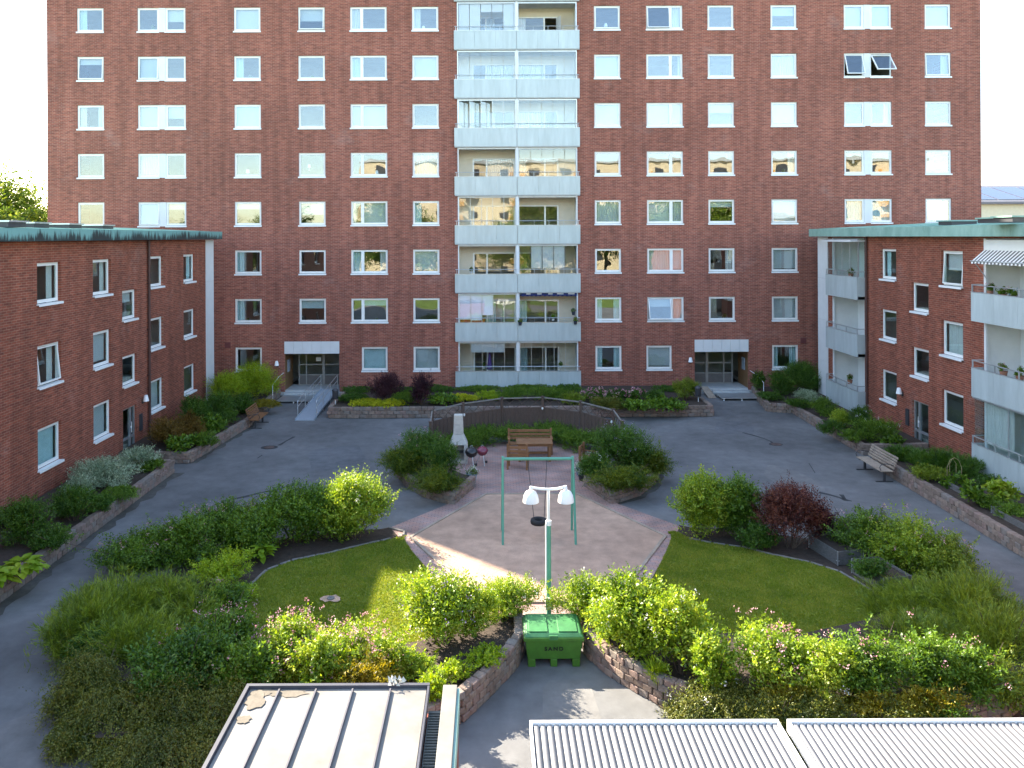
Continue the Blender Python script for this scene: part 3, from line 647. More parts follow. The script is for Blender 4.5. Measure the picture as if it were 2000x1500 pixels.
def wing(name, label, T, X, sgn, ya, yb, wins, doors, recesses, stained, back, strip_):
    bl = thing(name, label, 'building', (0, 0, 0)); ZW = 8.9
    holes = [(a0, a1, z0, z1) for (a0, a1, z0, z1, c, g) in wins] + [(a0, a1, z0, z1) for (a0, a1, z0, z1) in doors] + [(a0, a1, z0, z1, 0) for (a0, a1, z0, z1) in recesses]
    mb = MB(); holed_wall(mb, T, ya, yb, 0, ZW, holes, .2)
    xb = X - sgn * 11
    mb.quad([(X, yb, 0), (xb, yb, 0), (xb, yb, ZW), (X, yb, ZW)]); mb.quad([(X, ya, 0), (X, ya, ZW), (xb, ya, ZW), (xb, ya, 0)]); mb.quad([(xb, ya, 0), (xb, ya, ZW), (xb, yb, ZW), (xb, yb, 0)])
    mb.build('wall', BRY, bl)
    xi = X - sgn * 4.2
    m = MB(); m.box(min(xi, xi - sgn * .1), max(xi, xi - sgn * .1), ya + .1, yb - .1, 0, ZW - .05); m.build('interior_wall', INT, bl)
    segs = []; cur = ya + .1
    for r in sorted([(r[0], r[1]) for r in recesses]): segs.append((cur, r[0] - .12)); cur = r[1] + .12
    segs.append((cur, yb - .1))
    for z in (.42, 3.17, 5.92):
        m = MB()
        for a, b in segs:
            if b > a: m.box(a, b, -4.1, -.24, z - .2, z, T)
        m.build('floor_slab', INT, bl)
    for (a0, a1, z0, z1, c, g) in wins:
        if z1 > 7: m = MB(); m.box(a1 + .35, a1 + .43, -4.1, -.25, .1, ZW - .06, T); m.build('partition_wall', INT, bl)
    for (a0, a1, z0, z1, c, g) in wins:
        ang = 0
        if isinstance(c, tuple): c, ang = c
        make_window(bl, T, a0, a1, z0, z1, [(0, 1, c, R(ang))], rec=.1, glass=GLASSW, sill_out=.09)
    for (a0, a1, z0, z1) in doors:
        m = MB(); fw = .06
        m.box(a0, a1, -.16, -.08, z1 - .07, z1, T); m.box(a0, a0 + fw, -.16, -.08, z0, z1 - .07, T); m.box(a1 - fw, a1, -.16, -.08, z0, z1 - .07, T)
        st = a0 + (a1 - a0) * (.68 if sgn > 0 else .68); m.box(st - .06, st + .06, -.16, -.075, z0, z1 - .07, T); m.box(a0 + fw, a1 - fw, -.155, -.085, z0 + .62, z0 + .72, T); m.box(a0 + fw, a1 - fw, -.155, -.085, z0, z0 + .12, T)
        dr = m.build('door', ALU, bl)
        for b0, b1 in ((a0 + fw, st - .06), (st + .06, a1 - fw)):
            for zz0, zz1 in ((z0 + .12, z0 + .62), (z0 + .72, z1 - .07)):
                m = MB(); m.box(b0, b1, -.125, -.11, zz0, zz1, T); m.build('door_pane', GLASSW, dr)
        m = MB(); m.tube([T(st, -.03, z0 + .85), T(st, -.03, z0 + 1.3)], .014); m.box(st - .012, st + .012, -.08, -.03, z0 + 1.05, z0 + 1.1, T); m.build('door_handle', WPAINT, dr)
        m = MB(); q = a1 + .35; m.box(q - .11, q + .11, .003, .06, z0 + .75, z0 + 1.45, T); m.box(q - .08, q + .08, .06, .066, z0 + 1.2, z0 + 1.4, T); m.build('entry_phone', DARKF, bl)
    # roof: low copper pitch with deep fascia
    y0, y1 = ya - .4, strip_[1] + .12; xe = X + sgn * .46; xr = X - sgn * 5.5; xo = xb - sgn * .46; e0, e1 = 8.92, 9.3; rz = 9.58
    m = MB(); m.v = [(xe, y0, e1), (xe, y1, e1), (xr, y1, rz), (xr, y0, rz), (xo, y0, e1), (xo, y1, e1)]; m.f = [(0, 1, 2, 3), (3, 2, 5, 4)]; 
    if sgn < 0: m.f = [f[::-1] for f in m.f]
    roof = m.build('roof', COPPER, bl)
    m = MB(); m.v += [(xe, y1, e1), (xr, y1, rz), (xo, y1, e1), (xo, y1, e0), (xe, y1, e0)]; m.f.append((0, 1, 2, 3, 4)); m.build('roof_gable', COPPER, roof)
    m = MB(); n = int((y1 - y0) / 2.2); q = sorted([xe, xe - sgn * .04])
    for i in range(n):
        a = y0 + (y1 - y0) * i / n; b = y0 + (y1 - y0) * (i + 1) / n
        pm = MB(); pm.box(q[0], q[1] + (0 if sgn < 0 else rnd.uniform(0, .003)), a + .004, b - .004, e0, e1 + .03); pm.build('fascia_panel', COPST if stained else COPPER, roof)
    m = MB(); q2 = sorted([xe - sgn * .05, X - sgn * .3]); m.box(q2[0], q2[1], y0, y1 - .02, e0 + .01, e0 + .04); m.build('soffit', M('soffit', (.22, .2, .19), .8), roof)
    # white end panels and standing seams
    n = 4
    for i in range(n):
        m = MB(); m.box(strip_[0] + .003, strip_[1], -.05, .03, ZW * i / n + .004, ZW * (i + 1) / n - .004, T); m.build('end_panel', PANELW, bl)
    m = MB(); i0 = int(y0) + 1
    for i in range(i0, int(y1)):
        TT = lambda a, b, c: (xe + (xr - xe) * b, a, e1 + (rz - e1) * b + c)
        m.box(i * 1.0, i * 1.0 + .025, .005, 1, .0, .035, TT)
    m.build('roof_seam', COPPER, roof)
    return bl, roof
# left wing
kY = lambda x: -XL * F / (VX - x)
rowsL = [(6.79, 8.19), (4.03, 5.43), (1.27, 2.67)]
Lc = [(kY(72), kY(118)), (kY(181), kY(216)), (kY(291), kY(318)), (kY(358), kY(380))]
codes = [[('R', 0), 'C', 'L', 'R'], [('R', 6), 'B', 'N', 'L'], ['B', 'B', 'B', 'N']]
winsL = []
for r, (z0, z1) in enumerate(rowsL):
    for c in range(4):
        cc = codes[r][c]; winsL.append((*Lc[c], z0, z1, cc, 0))
    winsL.append((Lc[0][0] - 5.2, Lc[0][0] - 3.8, z0, z1, 'N', 0))
sy = (kY(238), kY(266))
winsL += [(*sy, 5.6, 6.85, 'b', 0), (*sy, 2.9, 4.15, 'N', 0)]
YLs = (kY(401), kY(416))
wl, rfl = wing('brick_wing', 'low red brick wing on the left with dark-streaked green copper eaves', TLW, XL, 1, 3.0, YLs[1] - .0, winsL, [(sy[0] + .02, sy[1] - .05, .03, 1.98)], [], True, 0, YLs)
m = MB(); a = kY(287); m.tube([TLW(a, .09, .1), TLW(a, .09, 8.9)], .055, 10)
for z in (1, 3, 5, 7): m.box(a - .07, a + .07, .0, .15, z, z + .04, TLW)
m.build('downpipe', BROWNP, wl)
wall_lamp(TLW, kY(276), 2.05, 'grey metal wall lamp above the left wing door')
# right wing
kR = lambda x: XR * F / (x - VX)
rowsR = [(6.95, 8.36), (4.2, 5.6), (1.45, 2.85)]
Rc = [(kR(1750), kR(1720)), (kR(1880), kR(1838))]
codesR = [['R', ('b', 4)], ['L', 'S'], ['N', 'L']]
winsR = [(*Rc[c], z0, z1, codesR[r][c], 0) for r, (z0, z1) in enumerate(rowsR) for c in range(2)]
sr = (kR(1813), kR(1780)); winsR += [(*sr, 5.72, 6.97, 'N', 0), (*sr, 2.98, 4.23, 'N', 0)]
FB = (36.85, 40.3); NB = (20.6, 28.05)
YRs = (kR(1617), kR(1598))
recs = [(FB[0] + .05, FB[1], .45, 8.85), (NB[0], kR(1922), .45, 8.85)]
wr, rfr = wing('brick_wing', 'low red brick wing on the right with balconies and plain green copper eaves', TRW, XR, -1, 3.0, YRs[1], winsR, [(sr[0] + .05, sr[1] - .02, .03, 1.98)], recs, False, 0, YRs)
wall_lamp(TRW, kR(1762), 2.12, 'grey metal wall lamp above the right wing door')
m = MB(); a = kR(1695); m.tube([TRW(a, .09, .1), TRW(a, .09, 8.9)], .05, 10); m.build('downpipe', BROWNP, wr)
for (r0, r1, _, _) in recs:      # recess linings
    m = MB(); m.box(r0, r1, -1.4, -1.3, .45, 8.85, TRW); m.box(r0 - .1, r0, -1.3, -.004, .45, 8.85, TRW); m.box(r1, r1 + .1, -1.3, -.004, .45, 8.85, TRW); m.box(r0, r1, -1.3, -.004, 8.85, 8.89, TRW)
    m.build('recess_wall', OFFW, wr)
    m = MB(); m.box(r1 - .12, r1 - .003, -.06, .02, .45, 8.85, TRW); m.build('recess_pilaster', PANELW, wr)
    for z in (.45, 3.2, 5.95):
        make_window(wr, lambda a, d, zz: TRW(a, d - 1.18, zz), r0 + .5, r0 + 1.9, z + .12, z + 2.2, [(0, 1, 'S', 0)], rec=.01, glass=GLASSW)
for i, (zb, zt) in enumerate(((5.92, 6.95), (3.17, 4.2), (.42, 1.45))):
    zc = 8.85 if i == 0 else zb + 2.72
    wing_balcony(wr, TRW, FB[0], FB[1], zb, zt, zc, .38, 1.3, glazed=(i == 0))
    wing_balcony(wr, TRW, NB[0], NB[1], zb - .03, zt - .06, zc, .44, 1.3, glazed=(i == 2))
m = MB(); m.box(FB[0] - .05, FB[1] - .3, .0, .7, 8.66, 8.74, TRW); m.build('awning_cassette', PANELW, wr)
STR = bpy.data.materials.new('striped_awning'); STR.use_nodes = True; t = STR.node_tree; g = nn(t, 'ShaderNodeNewGeometry'); sx = nn(t, 'ShaderNodeSeparateXYZ'); t.links.new(g.outputs['Position'], sx.inputs[0])
q = nn(t, 'ShaderNodeMath', operation='MULTIPLY'); q.inputs[1].default_value = 5.2; t.links.new(sx.outputs[1], q.inputs[0]); q2 = nn(t, 'ShaderNodeMath', operation='FRACT'); t.links.new(q.outputs[0], q2.inputs[0]); q3 = nn(t, 'ShaderNodeMath', operation='GREATER_THAN'); q3.inputs[1].default_value = .5; t.links.new(q2.outputs[0], q3.inputs[0])
mx = nn(t, 'ShaderNodeMix', data_type='RGBA'); mx.inputs[6].default_value = (.09, .085, .09, 1); mx.inputs[7].default_value = (.75, .74, .72, 1); t.links.new(q3.outputs[0], mx.inputs[0]); t.links.new(mx.outputs[2], t.nodes['Principled BSDF'].inputs['Base Color']); t.nodes['Principled BSDF'].inputs['Roughness'].default_value = .85
aw0, aw1 = NB[0], 27.9
m = MB(); m.box(aw0, aw1, -.35, .05, 8.3, 8.8, TRW); m.build('awning_box', OFFW, wr)
m = MB(); n = 30
for i in range(n):
    a = aw0 + (aw1 - aw0) * i / n; b = aw0 + (aw1 - aw0) * (i + 1) / n
    m.quad([TRW(a, .06, 8.42), TRW(b, .06, 8.42), TRW(b, .52, 8.02), TRW(a, .52, 8.02)]); m.quad([TRW(a, .52, 8.02), TRW(b, .52, 8.02), TRW(b, .53, 7.95 - .015 * (i % 2)), TRW(a, .53, 7.95 - .015 * (i % 2))])
m.build('striped_awning', STR, wr)
m = MB(); m.tube([TRW(aw1 - .15, .05, 7.4), TRW(aw1 - .15, .5, 8.0)], .018); m.tube([TRW(aw0, .52, 8.03), TRW(aw1 + .05, .52, 8.03)], .02); m.build('awning_arm', ALU, wr)
m = MB(); curtain_mesh(m, TRW, 26.1, 27.6, 1.5, 3.05, .2); m.build('balcony_curtain', CURT, wr)
# roof hatches
def hatch(roof, x, y, wd, dp, hh, zz):
    m = MB(); m.box(x - wd / 2, x + wd / 2, y - dp / 2, y + dp / 2, zz, zz + hh); h = m.build('roof_hatch', DARKF, roof)
    m = MB(); m.box(x - wd / 2 - .06, x + wd / 2 + .06, y - dp / 2 - .06, y + dp / 2 + .06, zz + hh, zz + hh + .05); m.build('hatch_lid', ALU if roof is rfl else COPPER, h)
for px, yy in ((6, 24), (56, 26.5), (124, 29), (190, 32)): hatch(rfl, (px - VX) * (yy) / F, yy, .9, .9, .16, 9.36)
for px, yy in ((1870, 31), (1955, 26), (1990, 24)): hatch(rfr, (px - VX) * yy / F, yy, 1.0, .9, .14, 9.38)

# ================================================================== STONE PLANTERS
import bmesh
def block_mesh(i, L, Dp, Hh, mat):
    bm = bmesh.new(); bmesh.ops.create_cube(bm, size=1); r = random.Random(i)
    for v in bm.verts: v.co = Vector((v.co.x * L + r.uniform(-.012, .012), v.co.y * Dp + r.uniform(-.014, .014), v.co.z * Hh + r.uniform(-.007, .007)))
    bmesh.ops.bevel(bm, geom=bm.edges[:], offset=.014, segments=1, affect='EDGES')
    me = bpy.data.meshes.new('block'); bm.to_mesh(me); bm.free(); me.materials.append(mat); return me
BLK = {}
def blocks(L, Dp=.2, Hh=.148):
    k = (round(L, 2), Dp, Hh)
    if k not in BLK: BLK[k] = [block_mesh(i, L - .012, Dp, Hh - .008, BLOCKS[i % 4]) for i in range(12)]
    return BLK[k]
def stone_wall(parent, pts, courses=3, bl=.23, bh=.15, zb=0.0, maxn=300):
    pts = [Vector((p[0], p[1], 0)) for p in pts]; seg = [(pts[i], pts[i + 1]) for i in range(len(pts) - 1)]
    lens = [(b - a).length for a, b in seg]; tot = sum(lens); ms = blocks(bl, .2, bh); cnt = 0; n = max(1, int(round(tot / bl)))
    for c in range(courses):
        off = (.5 if c % 2 else 0)
        for i in range(n + (1 if c % 2 else 0)):
            sdist = (i + .5 - off) * tot / n; sdist = min(max(sdist, .05), tot - .05); acc = 0
            for (a, b), l in zip(seg, lens):
                if sdist <= acc + l or (a, b) == seg[-1]: break
                acc += l
            d = (b - a).normalized(); p = a + d * (sdist - acc)
            o = ob('block', rnd.choice(ms), parent, (p.x + rnd.uniform(-.008, .008), p.y + rnd.uniform(-.008, .008), zb + bh * (c + .5)), math.atan2(d.y, d.x) + rnd.uniform(-.03, .03)); cnt += 1
    return cnt
def soil_sheet(parent, pts, z, mat=None):
    o = poly_sheet('soil', pts, z, mat or SOIL, None, parent); return o
def arc(cx, cy, r, a0, a1, n=12): return [(cx + r * math.cos(R(a0 + (a1 - a0) * i / n)), cy + r * math.sin(R(a0 + (a1 - a0) * i / n))) for i in range(n + 1)]
PG = 'stone block planters round the courtyard'
def planter(label, wallpts, soilpts, courses=3, bl=.23, bh=.15):
    t = thing('stone_planter', label, 'planter', (0, 0, 0), 0, PG)
    stone_wall(t, wallpts, courses, bl, bh); soil_sheet(t, soilpts, courses * bh - .07); return t
q = G(642, 818); q2 = G(1388, 811); fy = (q.y + q2.y) / 2
planter('long stone block planter along the main facade under the balconies', [(q.x, D - .2), (q.x, fy), (q2.x, fy), (q2.x, D - .2)], [(q.x, D), (q.x, fy), (q2.x, fy), (q2.x, D)], 3, .31, .18)
planter('stone block planter in the left corner between wing door and main entrance', [(XL + .2, 30.9), (-12.05, 30.7), (-11.5, 36.5), (-11.75, 38.6), (-11.95, D - .2)], [(XL, 30.9), (-12.05, 30.7), (-11.5, 36.5), (-11.75, 38.6), (-11.95, D), (XL - 2, D), (XL - 2, 41.8), (XL, 41.8)])
planter('stone block planter along the left wing below the grey variegated shrubs', [(XL + .2, 29.5), (-12.2, 29.4), (-12.2, 12)], [(XL, 29.5), (-12.2, 29.4), (-12.2, 12), (XL, 12)], 3, .25, .17)
planter('stone block planter in the right corner beside the right entrance', [(14.95, D - .2), (14.2, 39.2), (15.35, 38.8), (15.3, 31.4), (XR - .1, 31.5)], [(14.95, D), (14.2, 39.2), (15.35, 38.8), (15.3, 31.4), (XR, 31.5), (XR, 42.1), (XR + 2, 42.2), (XR + 2, D)])
planter('stone block planter along the right wing behind the slatted bench', [(XR - .1, 30.0), (14.95, 29.8), (14.8, 12)], [(XR, 30.0), (14.95, 29.8), (14.8, 12), (XR, 12)], 3, .25, .17)
CX = 1.42
rp_ = [(3.45, 27.6), (4.1, 25.8), (5.1, 26.6), (5.85, 27.8), (6.35, 29.1), (6.3, 30.4), (5.5, 31.4)]
mir = lambda ps: [(2 * CX - x, y) for x, y in ps]
planter('curved stone block planter right of the seating circle with junipers', rp_, rp_ + [(5.0, 30.2), (4.6, 29.0), (4.0, 28.2)], 3, .22, .14)
planter('curved stone block planter left of the seating circle with junipers', mir(rp_), mir(rp_ + [(5.0, 30.2), (4.6, 29.0), (4.0, 28.2)]), 3, .22, .14)

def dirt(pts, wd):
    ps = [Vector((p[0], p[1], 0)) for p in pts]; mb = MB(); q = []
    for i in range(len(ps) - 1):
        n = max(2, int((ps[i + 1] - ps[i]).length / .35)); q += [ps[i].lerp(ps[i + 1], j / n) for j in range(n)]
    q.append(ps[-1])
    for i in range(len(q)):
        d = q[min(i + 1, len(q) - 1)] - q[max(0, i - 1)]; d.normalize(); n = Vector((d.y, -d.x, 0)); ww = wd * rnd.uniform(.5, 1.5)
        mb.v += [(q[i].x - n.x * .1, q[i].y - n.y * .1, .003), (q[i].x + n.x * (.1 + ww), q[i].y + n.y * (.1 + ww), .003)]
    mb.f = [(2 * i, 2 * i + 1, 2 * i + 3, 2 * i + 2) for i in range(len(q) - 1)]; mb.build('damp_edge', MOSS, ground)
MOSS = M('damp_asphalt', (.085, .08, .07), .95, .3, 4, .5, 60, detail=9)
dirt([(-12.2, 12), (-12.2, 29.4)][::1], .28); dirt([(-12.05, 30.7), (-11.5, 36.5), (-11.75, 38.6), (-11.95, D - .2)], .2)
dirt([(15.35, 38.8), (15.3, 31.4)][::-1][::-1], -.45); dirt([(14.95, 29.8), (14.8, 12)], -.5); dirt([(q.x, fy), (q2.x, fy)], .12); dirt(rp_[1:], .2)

# ================================================================== GARDEN ISLAND
def gp(pxs, z=0.0): return [tuple(G(x, y, z))[:2] for x, y in pxs]
isl_l = gp([(768, 1030), (745, 1035), (640, 1040), (520, 1060), (400, 1085), (290, 1140), (190, 1215), (130, 1320), (140, 1420), (200, 1500)])
island_left = poly_sheet('garden_bed', isl_l + [(-3.5, 12.9), (-.6, 14.3), (.55, 16.4), (.55, 17.8), (-.3, 18.6), (-2.45, 22.9)], .03, SOIL)
isl_r = [(2 * CX - x, y) for x, y in isl_l]
poly_sheet('garden_bed', isl_r + [(6.4, 12.9), (3.4, 14.3), (2.2, 16.4), (2.2, 17.8), (3.1, 18.6), (5.25, 22.9)], .03, SOIL)
pav = [(-3.1, 23.7), (-1.43, 25.75), (-.75, 27.2)] + arc(CX, 30.2, 3.4, 215, -35, 26)[0:] + [(3.6, 27.2), (4.25, 25.75), (5.85, 23.7), (5.55, 23.0), (3.35, 18.2), (-.5, 18.2), (-2.75, 23.0)]
poly_sheet('paved_path', pav, .034, PAVE)
hexa = [(-.15, 26.7), (3.0, 26.7), (5.22, 22.9), (3.05, 18.8), (-.2, 18.8), (-2.38, 22.9)]
sb = poly_sheet('sand_area', hexa, .05, SANDM)
for i in range(6):
    a, b = Vector((*hexa[i], 0)), Vector((*hexa[(i + 1) % 6], 0)); d = (b - a); L_ = d.length; n = 4
    for j in range(n):
        m = MB(); m.box(-L_ / n / 2 + .004, L_ / n / 2 - .004, -.045, .045, .0, .075); p = a + d * ((j + .5) / n)
        m.build('timber_edge', WOODG, sb, loc=tuple(p), rz=math.atan2(d.y, d.x), bevel=.006, seg=1)
lawnL = gp([(806, 1044), (765, 1052), (720, 1062), (640, 1081), (570, 1095), (520, 1114), (490, 1142), (468, 1178), (475, 1215), (540, 1290), (680, 1320)], .05) + [(-1.0, 16.2), (-.3, 17.6), (-.55, 18.2), (-2.72, 22.85)]
lawnR = gp([(1300, 1040), (1320, 1036), (1345, 1052), (1390, 1061), (1450, 1069), (1510, 1084), (1580, 1098), (1640, 1117), (1690, 1147), (1722, 1172), (1712, 1200), (1640, 1240), (1540, 1285), (1440, 1310)], .05) + [(3.9, 17.2), (3.4, 18.2), (5.5, 22.9)]
# smooth outline
def chaikin(p, it=1):
    for _ in range(it):
        o = []
        for i in range(len(p)):
            a, b = p[i], p[(i + 1) % len(p)]; o += [(a[0] * .75 + b[0] * .25, a[1] * .75 + b[1] * .25), (a[0] * .25 + b[0] * .75, a[1] * .25 + b[1] * .75)]
        p = o
    return p
lawnL, lawnR = chaikin(lawnL, 2), chaikin(lawnR, 2)
poly_sheet('lawn', lawnL, .055, LAWN); poly_sheet('lawn', lawnR, .055, LAWN)
GRASS = leaf_mat('grass_blade', (.13, .20, .014), (.215, .28, .024), (.34, .34, .05), .35, .02)
def inside(P, poly):
    x, y = P[:, 0], P[:, 1]; c = np.zeros(len(P), bool); n = len(poly)
    for i in range(n):
        x0, y0 = poly[i]; x1, y1 = poly[(i + 1) % n]
        if y0 == y1: continue
        c ^= ((y0 > y) != (y1 > y)) & (x < (x1 - x0) * (y - y0) / (y1 - y0) + x0)
    return c
def grass(label, poly, n, z, seed):
    r = np.random.default_rng(seed); A = np.array(poly); lo, hi = A.min(0), A.max(0)
    P = r.uniform(lo, hi, (n, 2)); P = P[inside(P, poly)]; n = len(P); a = r.uniform(0, 6.283, n); h = r.uniform(.02, .05, n); wv = .011
    dx, dy = np.cos(a) * wv, np.sin(a) * wv; lean = r.normal(0, .02, (n, 2))
    V = np.zeros((n, 3, 3)); V[:, 0] = np.c_[P[:, 0] - dx, P[:, 1] - dy, np.full(n, z)]; V[:, 1] = np.c_[P[:, 0] + dx, P[:, 1] + dy, np.full(n, z)]; V[:, 2] = np.c_[P + lean, z + h]
    o = ob('grass', mesh_np('grass', V.reshape(-1, 3), np.arange(n * 3).reshape(-1, 3), GRASS)); return tag(o, label, 'grass', None, 'stuff')
grass('short mown grass of the left lawn, partly sunlit', lawnL, 110000, .055, 1)
grass('short mown grass of the right lawn in shade', lawnR, 130000, .055, 2)
def edging(label, pts):
    t = thing('lawn_edging', label, 'edging'); ps = [Vector((*p, 0)) for p in pts]
    me = blocks(.34, .12, .1)
    for i in range(len(ps) - 1):
        a, b = ps[i], ps[i + 1]; d = b - a; n = max(1, int(round(d.length / .34)))
        for j in range(n):
            p = a + d * ((j + .5) / n); o = ob('kerb_stone', rnd.choice(KERBM), t, (p.x, p.y, .05), math.atan2(d.y, d.x))
KERBM = [block_mesh(100 + i, .33, .08, .07, KERB) for i in range(6)]
edging('pale kerb stones edging the left lawn below the shrubs', gp([(760, 1029), (790, 1036), (826, 1044)], .08)[:2] + [(-2.6, 23.0)])
edging('pale kerb stones curving along the upper edge of the left lawn', gp([(765, 1050), (720, 1060), (640, 1079), (570, 1093), (520, 1112), (488, 1142), (463, 1178)], .08))
edging('pale kerb stones curving along the right lawn below the planter boxes', gp([(1345, 1050), (1390, 1059), (1450, 1067), (1510, 1082), (1580, 1096), (1640, 1115), (1692, 1145), (1726, 1170)], .08))
# bare sandy patch with a cover in the left lawn
c = G(646, 1171, .06); mb = MB(); n = 16; rr = random.Random(3)
mb.v = [(c.x + .27 * math.cos(i / n * 6.2832) * rr.uniform(.75, 1.15), c.y + .2 * math.sin(i / n * 6.2832) * rr.uniform(.6, 1.25), .088) for i in range(n)]; mb.f = [tuple(range(n))]
o = mb.build('bare_patch', SANDM); o['kind'] = 'structure'
mb = MB(); mb.lathe([(0, .03), (.08, .03), (.095, .02), (.095, 0)], 18); mb.lathe([(0, .036), (.02, .036), (.02, .03)], 8)
tag(mb.build('ground_cover', M('cover_grey', (.16, .15, .14), .8), loc=(c.x, c.y, .085)), 'small round cover in the bare patch of the left lawn', 'cover')
# raised beds with block walls either side of the sand bin
wl_pts = [(.62, 17.35), (.6, 16.4), (.37, 15.85), (-.15, 14.95), (-.58, 14.3), (-1.6, 13.5), (-3.0, 13.0)]
wr_pts = [(2.1, 17.35), (2.1, 16.5), (2.35, 15.95), (2.72, 15.4), (3.3, 14.75), (4.0, 14.2), (5.2, 13.7), (6.8, 13.6), (8.3, 13.9), (9.6, 14.35), (10.6, 15.0), (11.3, 15.9)]
PG2 = PG
t = thing('stone_planter', 'stone block retaining wall curving left of the green sand bin', 'planter', group=PG); stone_wall(t, wl_pts, 4, .23, .14); soil_sheet(t, wl_pts + [(-6.8, 13.2), (-8.2, 15.2), (-6.6, 16.8), (-3.6, 15.9), (-1.5, 16.3), (-.4, 17.3)], .42)
t = thing('stone_planter', 'stone block retaining wall curving right of the green sand bin', 'planter', group=PG); stone_wall(t, wr_pts[:7], 4, .23, .14); soil_sheet(t, wr_pts + [(10.6, 17.6), (8.6, 17.2), (6.0, 16.3), (4.3, 16.9), (3.2, 17.9)], .42)
t2 = thing('stone_planter', 'sunlit stone block wall end at the lower right corner', 'planter', group=PG); stone_wall(t2, wr_pts[6:], 4, .25, .14)

# ================================================================== FENCE
fp = [atY(x, y, 30) for x, y in ()]
fps = [(836, 822), (844, 802), (904, 788), (980, 778), (1060, 776), (1134, 785), (1198, 801), (1215, 824)]
FH = 1.75; FPT = []
for x, y in fps:
    u, v = uv(x, y); k = (H - FH) / v; FPT.append(Vector((u * k, F * k, 0)))
FPT[0] = Vector((2 * CX - FPT[-1].x, FPT[-1].y, 0))
fen = thing('wooden_fence', 'curved dark wooden fence with lattice top behind the seating circle', 'fence')
for i, p in enumerate(FPT):
    m = MB(); m.box(-.055, .055, -.055, .055, 0, FH + .03); m.box(-.075, .075, -.075, .075, FH + .03, FH + .055); m.build('post', WOODD, fen, loc=tuple(p), rz=.3 * i, bevel=.006, seg=1)
CAP = M('weathered_rail', (.20, .185, .165), .8, .25, 5)
for i in range(len(FPT) - 1):
    a, b = FPT[i], FPT[i + 1]; d = b - a; L_ = d.length; rz = math.atan2(d.y, d.x); n = max(3, int(L_ / .115))
    for z0, z1, mt in ((FH - .03, FH + .02, CAP), (FH - .5, FH - .44, WOODD), (.2, .28, WOODD)):
        m = MB(); m.box(.06, L_ - .06, -.025, .025, z0, z1); m.build('rail', mt, fen, loc=tuple(a), rz=rz)
    for j in range(n):
        m = MB(); x = .06 + (L_ - .12) * j / n; h = rnd.uniform(-.004, .004); sd = -.05 if j % 2 else -.03
        m.box(x + .004, x + (L_ - .12) / n + .004, sd, sd + .018, .08, FH - .45 + h); m.build('board', WOODD, fen, loc=tuple(a), rz=rz)
    nx = max(1, int(round(L_ / .55)))
    for j in range(nx):
        x0 = .06 + (L_ - .12) * j / nx; x1 = .06 + (L_ - .12) * (j + 1) / nx
        for zz0, zz1, dd in ((FH - .44, FH - .03, .0), (FH - .03, FH - .44, .013)):
            m = MB(); m.tube([(x0, dd - .006, zz0), (x1, dd - .006, zz1)], .012, 4); m.build('lattice_strip', WOODD, fen, loc=tuple(a), rz=rz)
for pi in (2, 4, 6):
    p = FPT[pi] + (Vector((CX, 30, 0)) - FPT[pi]).normalized() * .1; m = MB(); m.lathe([(0, .06), (.035, .05), (.045, 0), (.03, -.05), (0, -.06)], 12, (p.x, p.y, FH - .48)); m.build('fence_lamp', WPAINT, fen)

# ================================================================== FURNITURE
def slat_bench(name, label, loc, rz, L_=1.7, mat=None):
    t = thing(name, label, 'bench', loc, rz); mat = mat or WOODG
    for i in range(5): m = MB(); m.box(-L_ / 2, L_ / 2, -.22 + i * .092, -.145 + i * .092, .42, .455); m.build('seat_slat', mat, t, bevel=.006, seg=1)
    for i in range(5):
        m = MB(); y = .24 + i * .035; z = .5 + i * .09; m.box(-L_ / 2, L_ / 2, y, y + .03, z, z + .075); m.build('back_slat', mat, t, bevel=.006, seg=1)
    for x in (-L_ / 2 + .22, L_ / 2 - .22):
        m = MB(); m.box(x - .03, x + .03, -.03, .05, .0, .4); m.box(x - .035, x + .035, -.3, .32, .0, .03); m.box(x - .03, x + .03, -.22, .24, .385, .42); m.tube([(x, .22, .4), (x, .42, .95)], .018, 6); m.build('leg', DARKF, t)
    for x in (-L_ / 2 + .05, L_ / 2 - .05):
        m = MB(); m.tube([(x, -.2, .45), (x, -.25, .58), (x, -.18, .68), (x, .0, .7), (x, .2, .66), (x, .3, .62)], .014, 6); m.build('armrest', DARKF, t)
    return t
c = G(1737, 925); slat_bench('park_bench', 'weathered slatted bench with black iron legs by the right wing planter', (14.35, 28.7, 0), R(-90), 1.9)
c = G(478, 838); slat_bench('park_bench', 'brown slatted bench by the left corner planter near the main entrance', (-11.05, 36.8, 0), R(90), 1.6, WOODO)
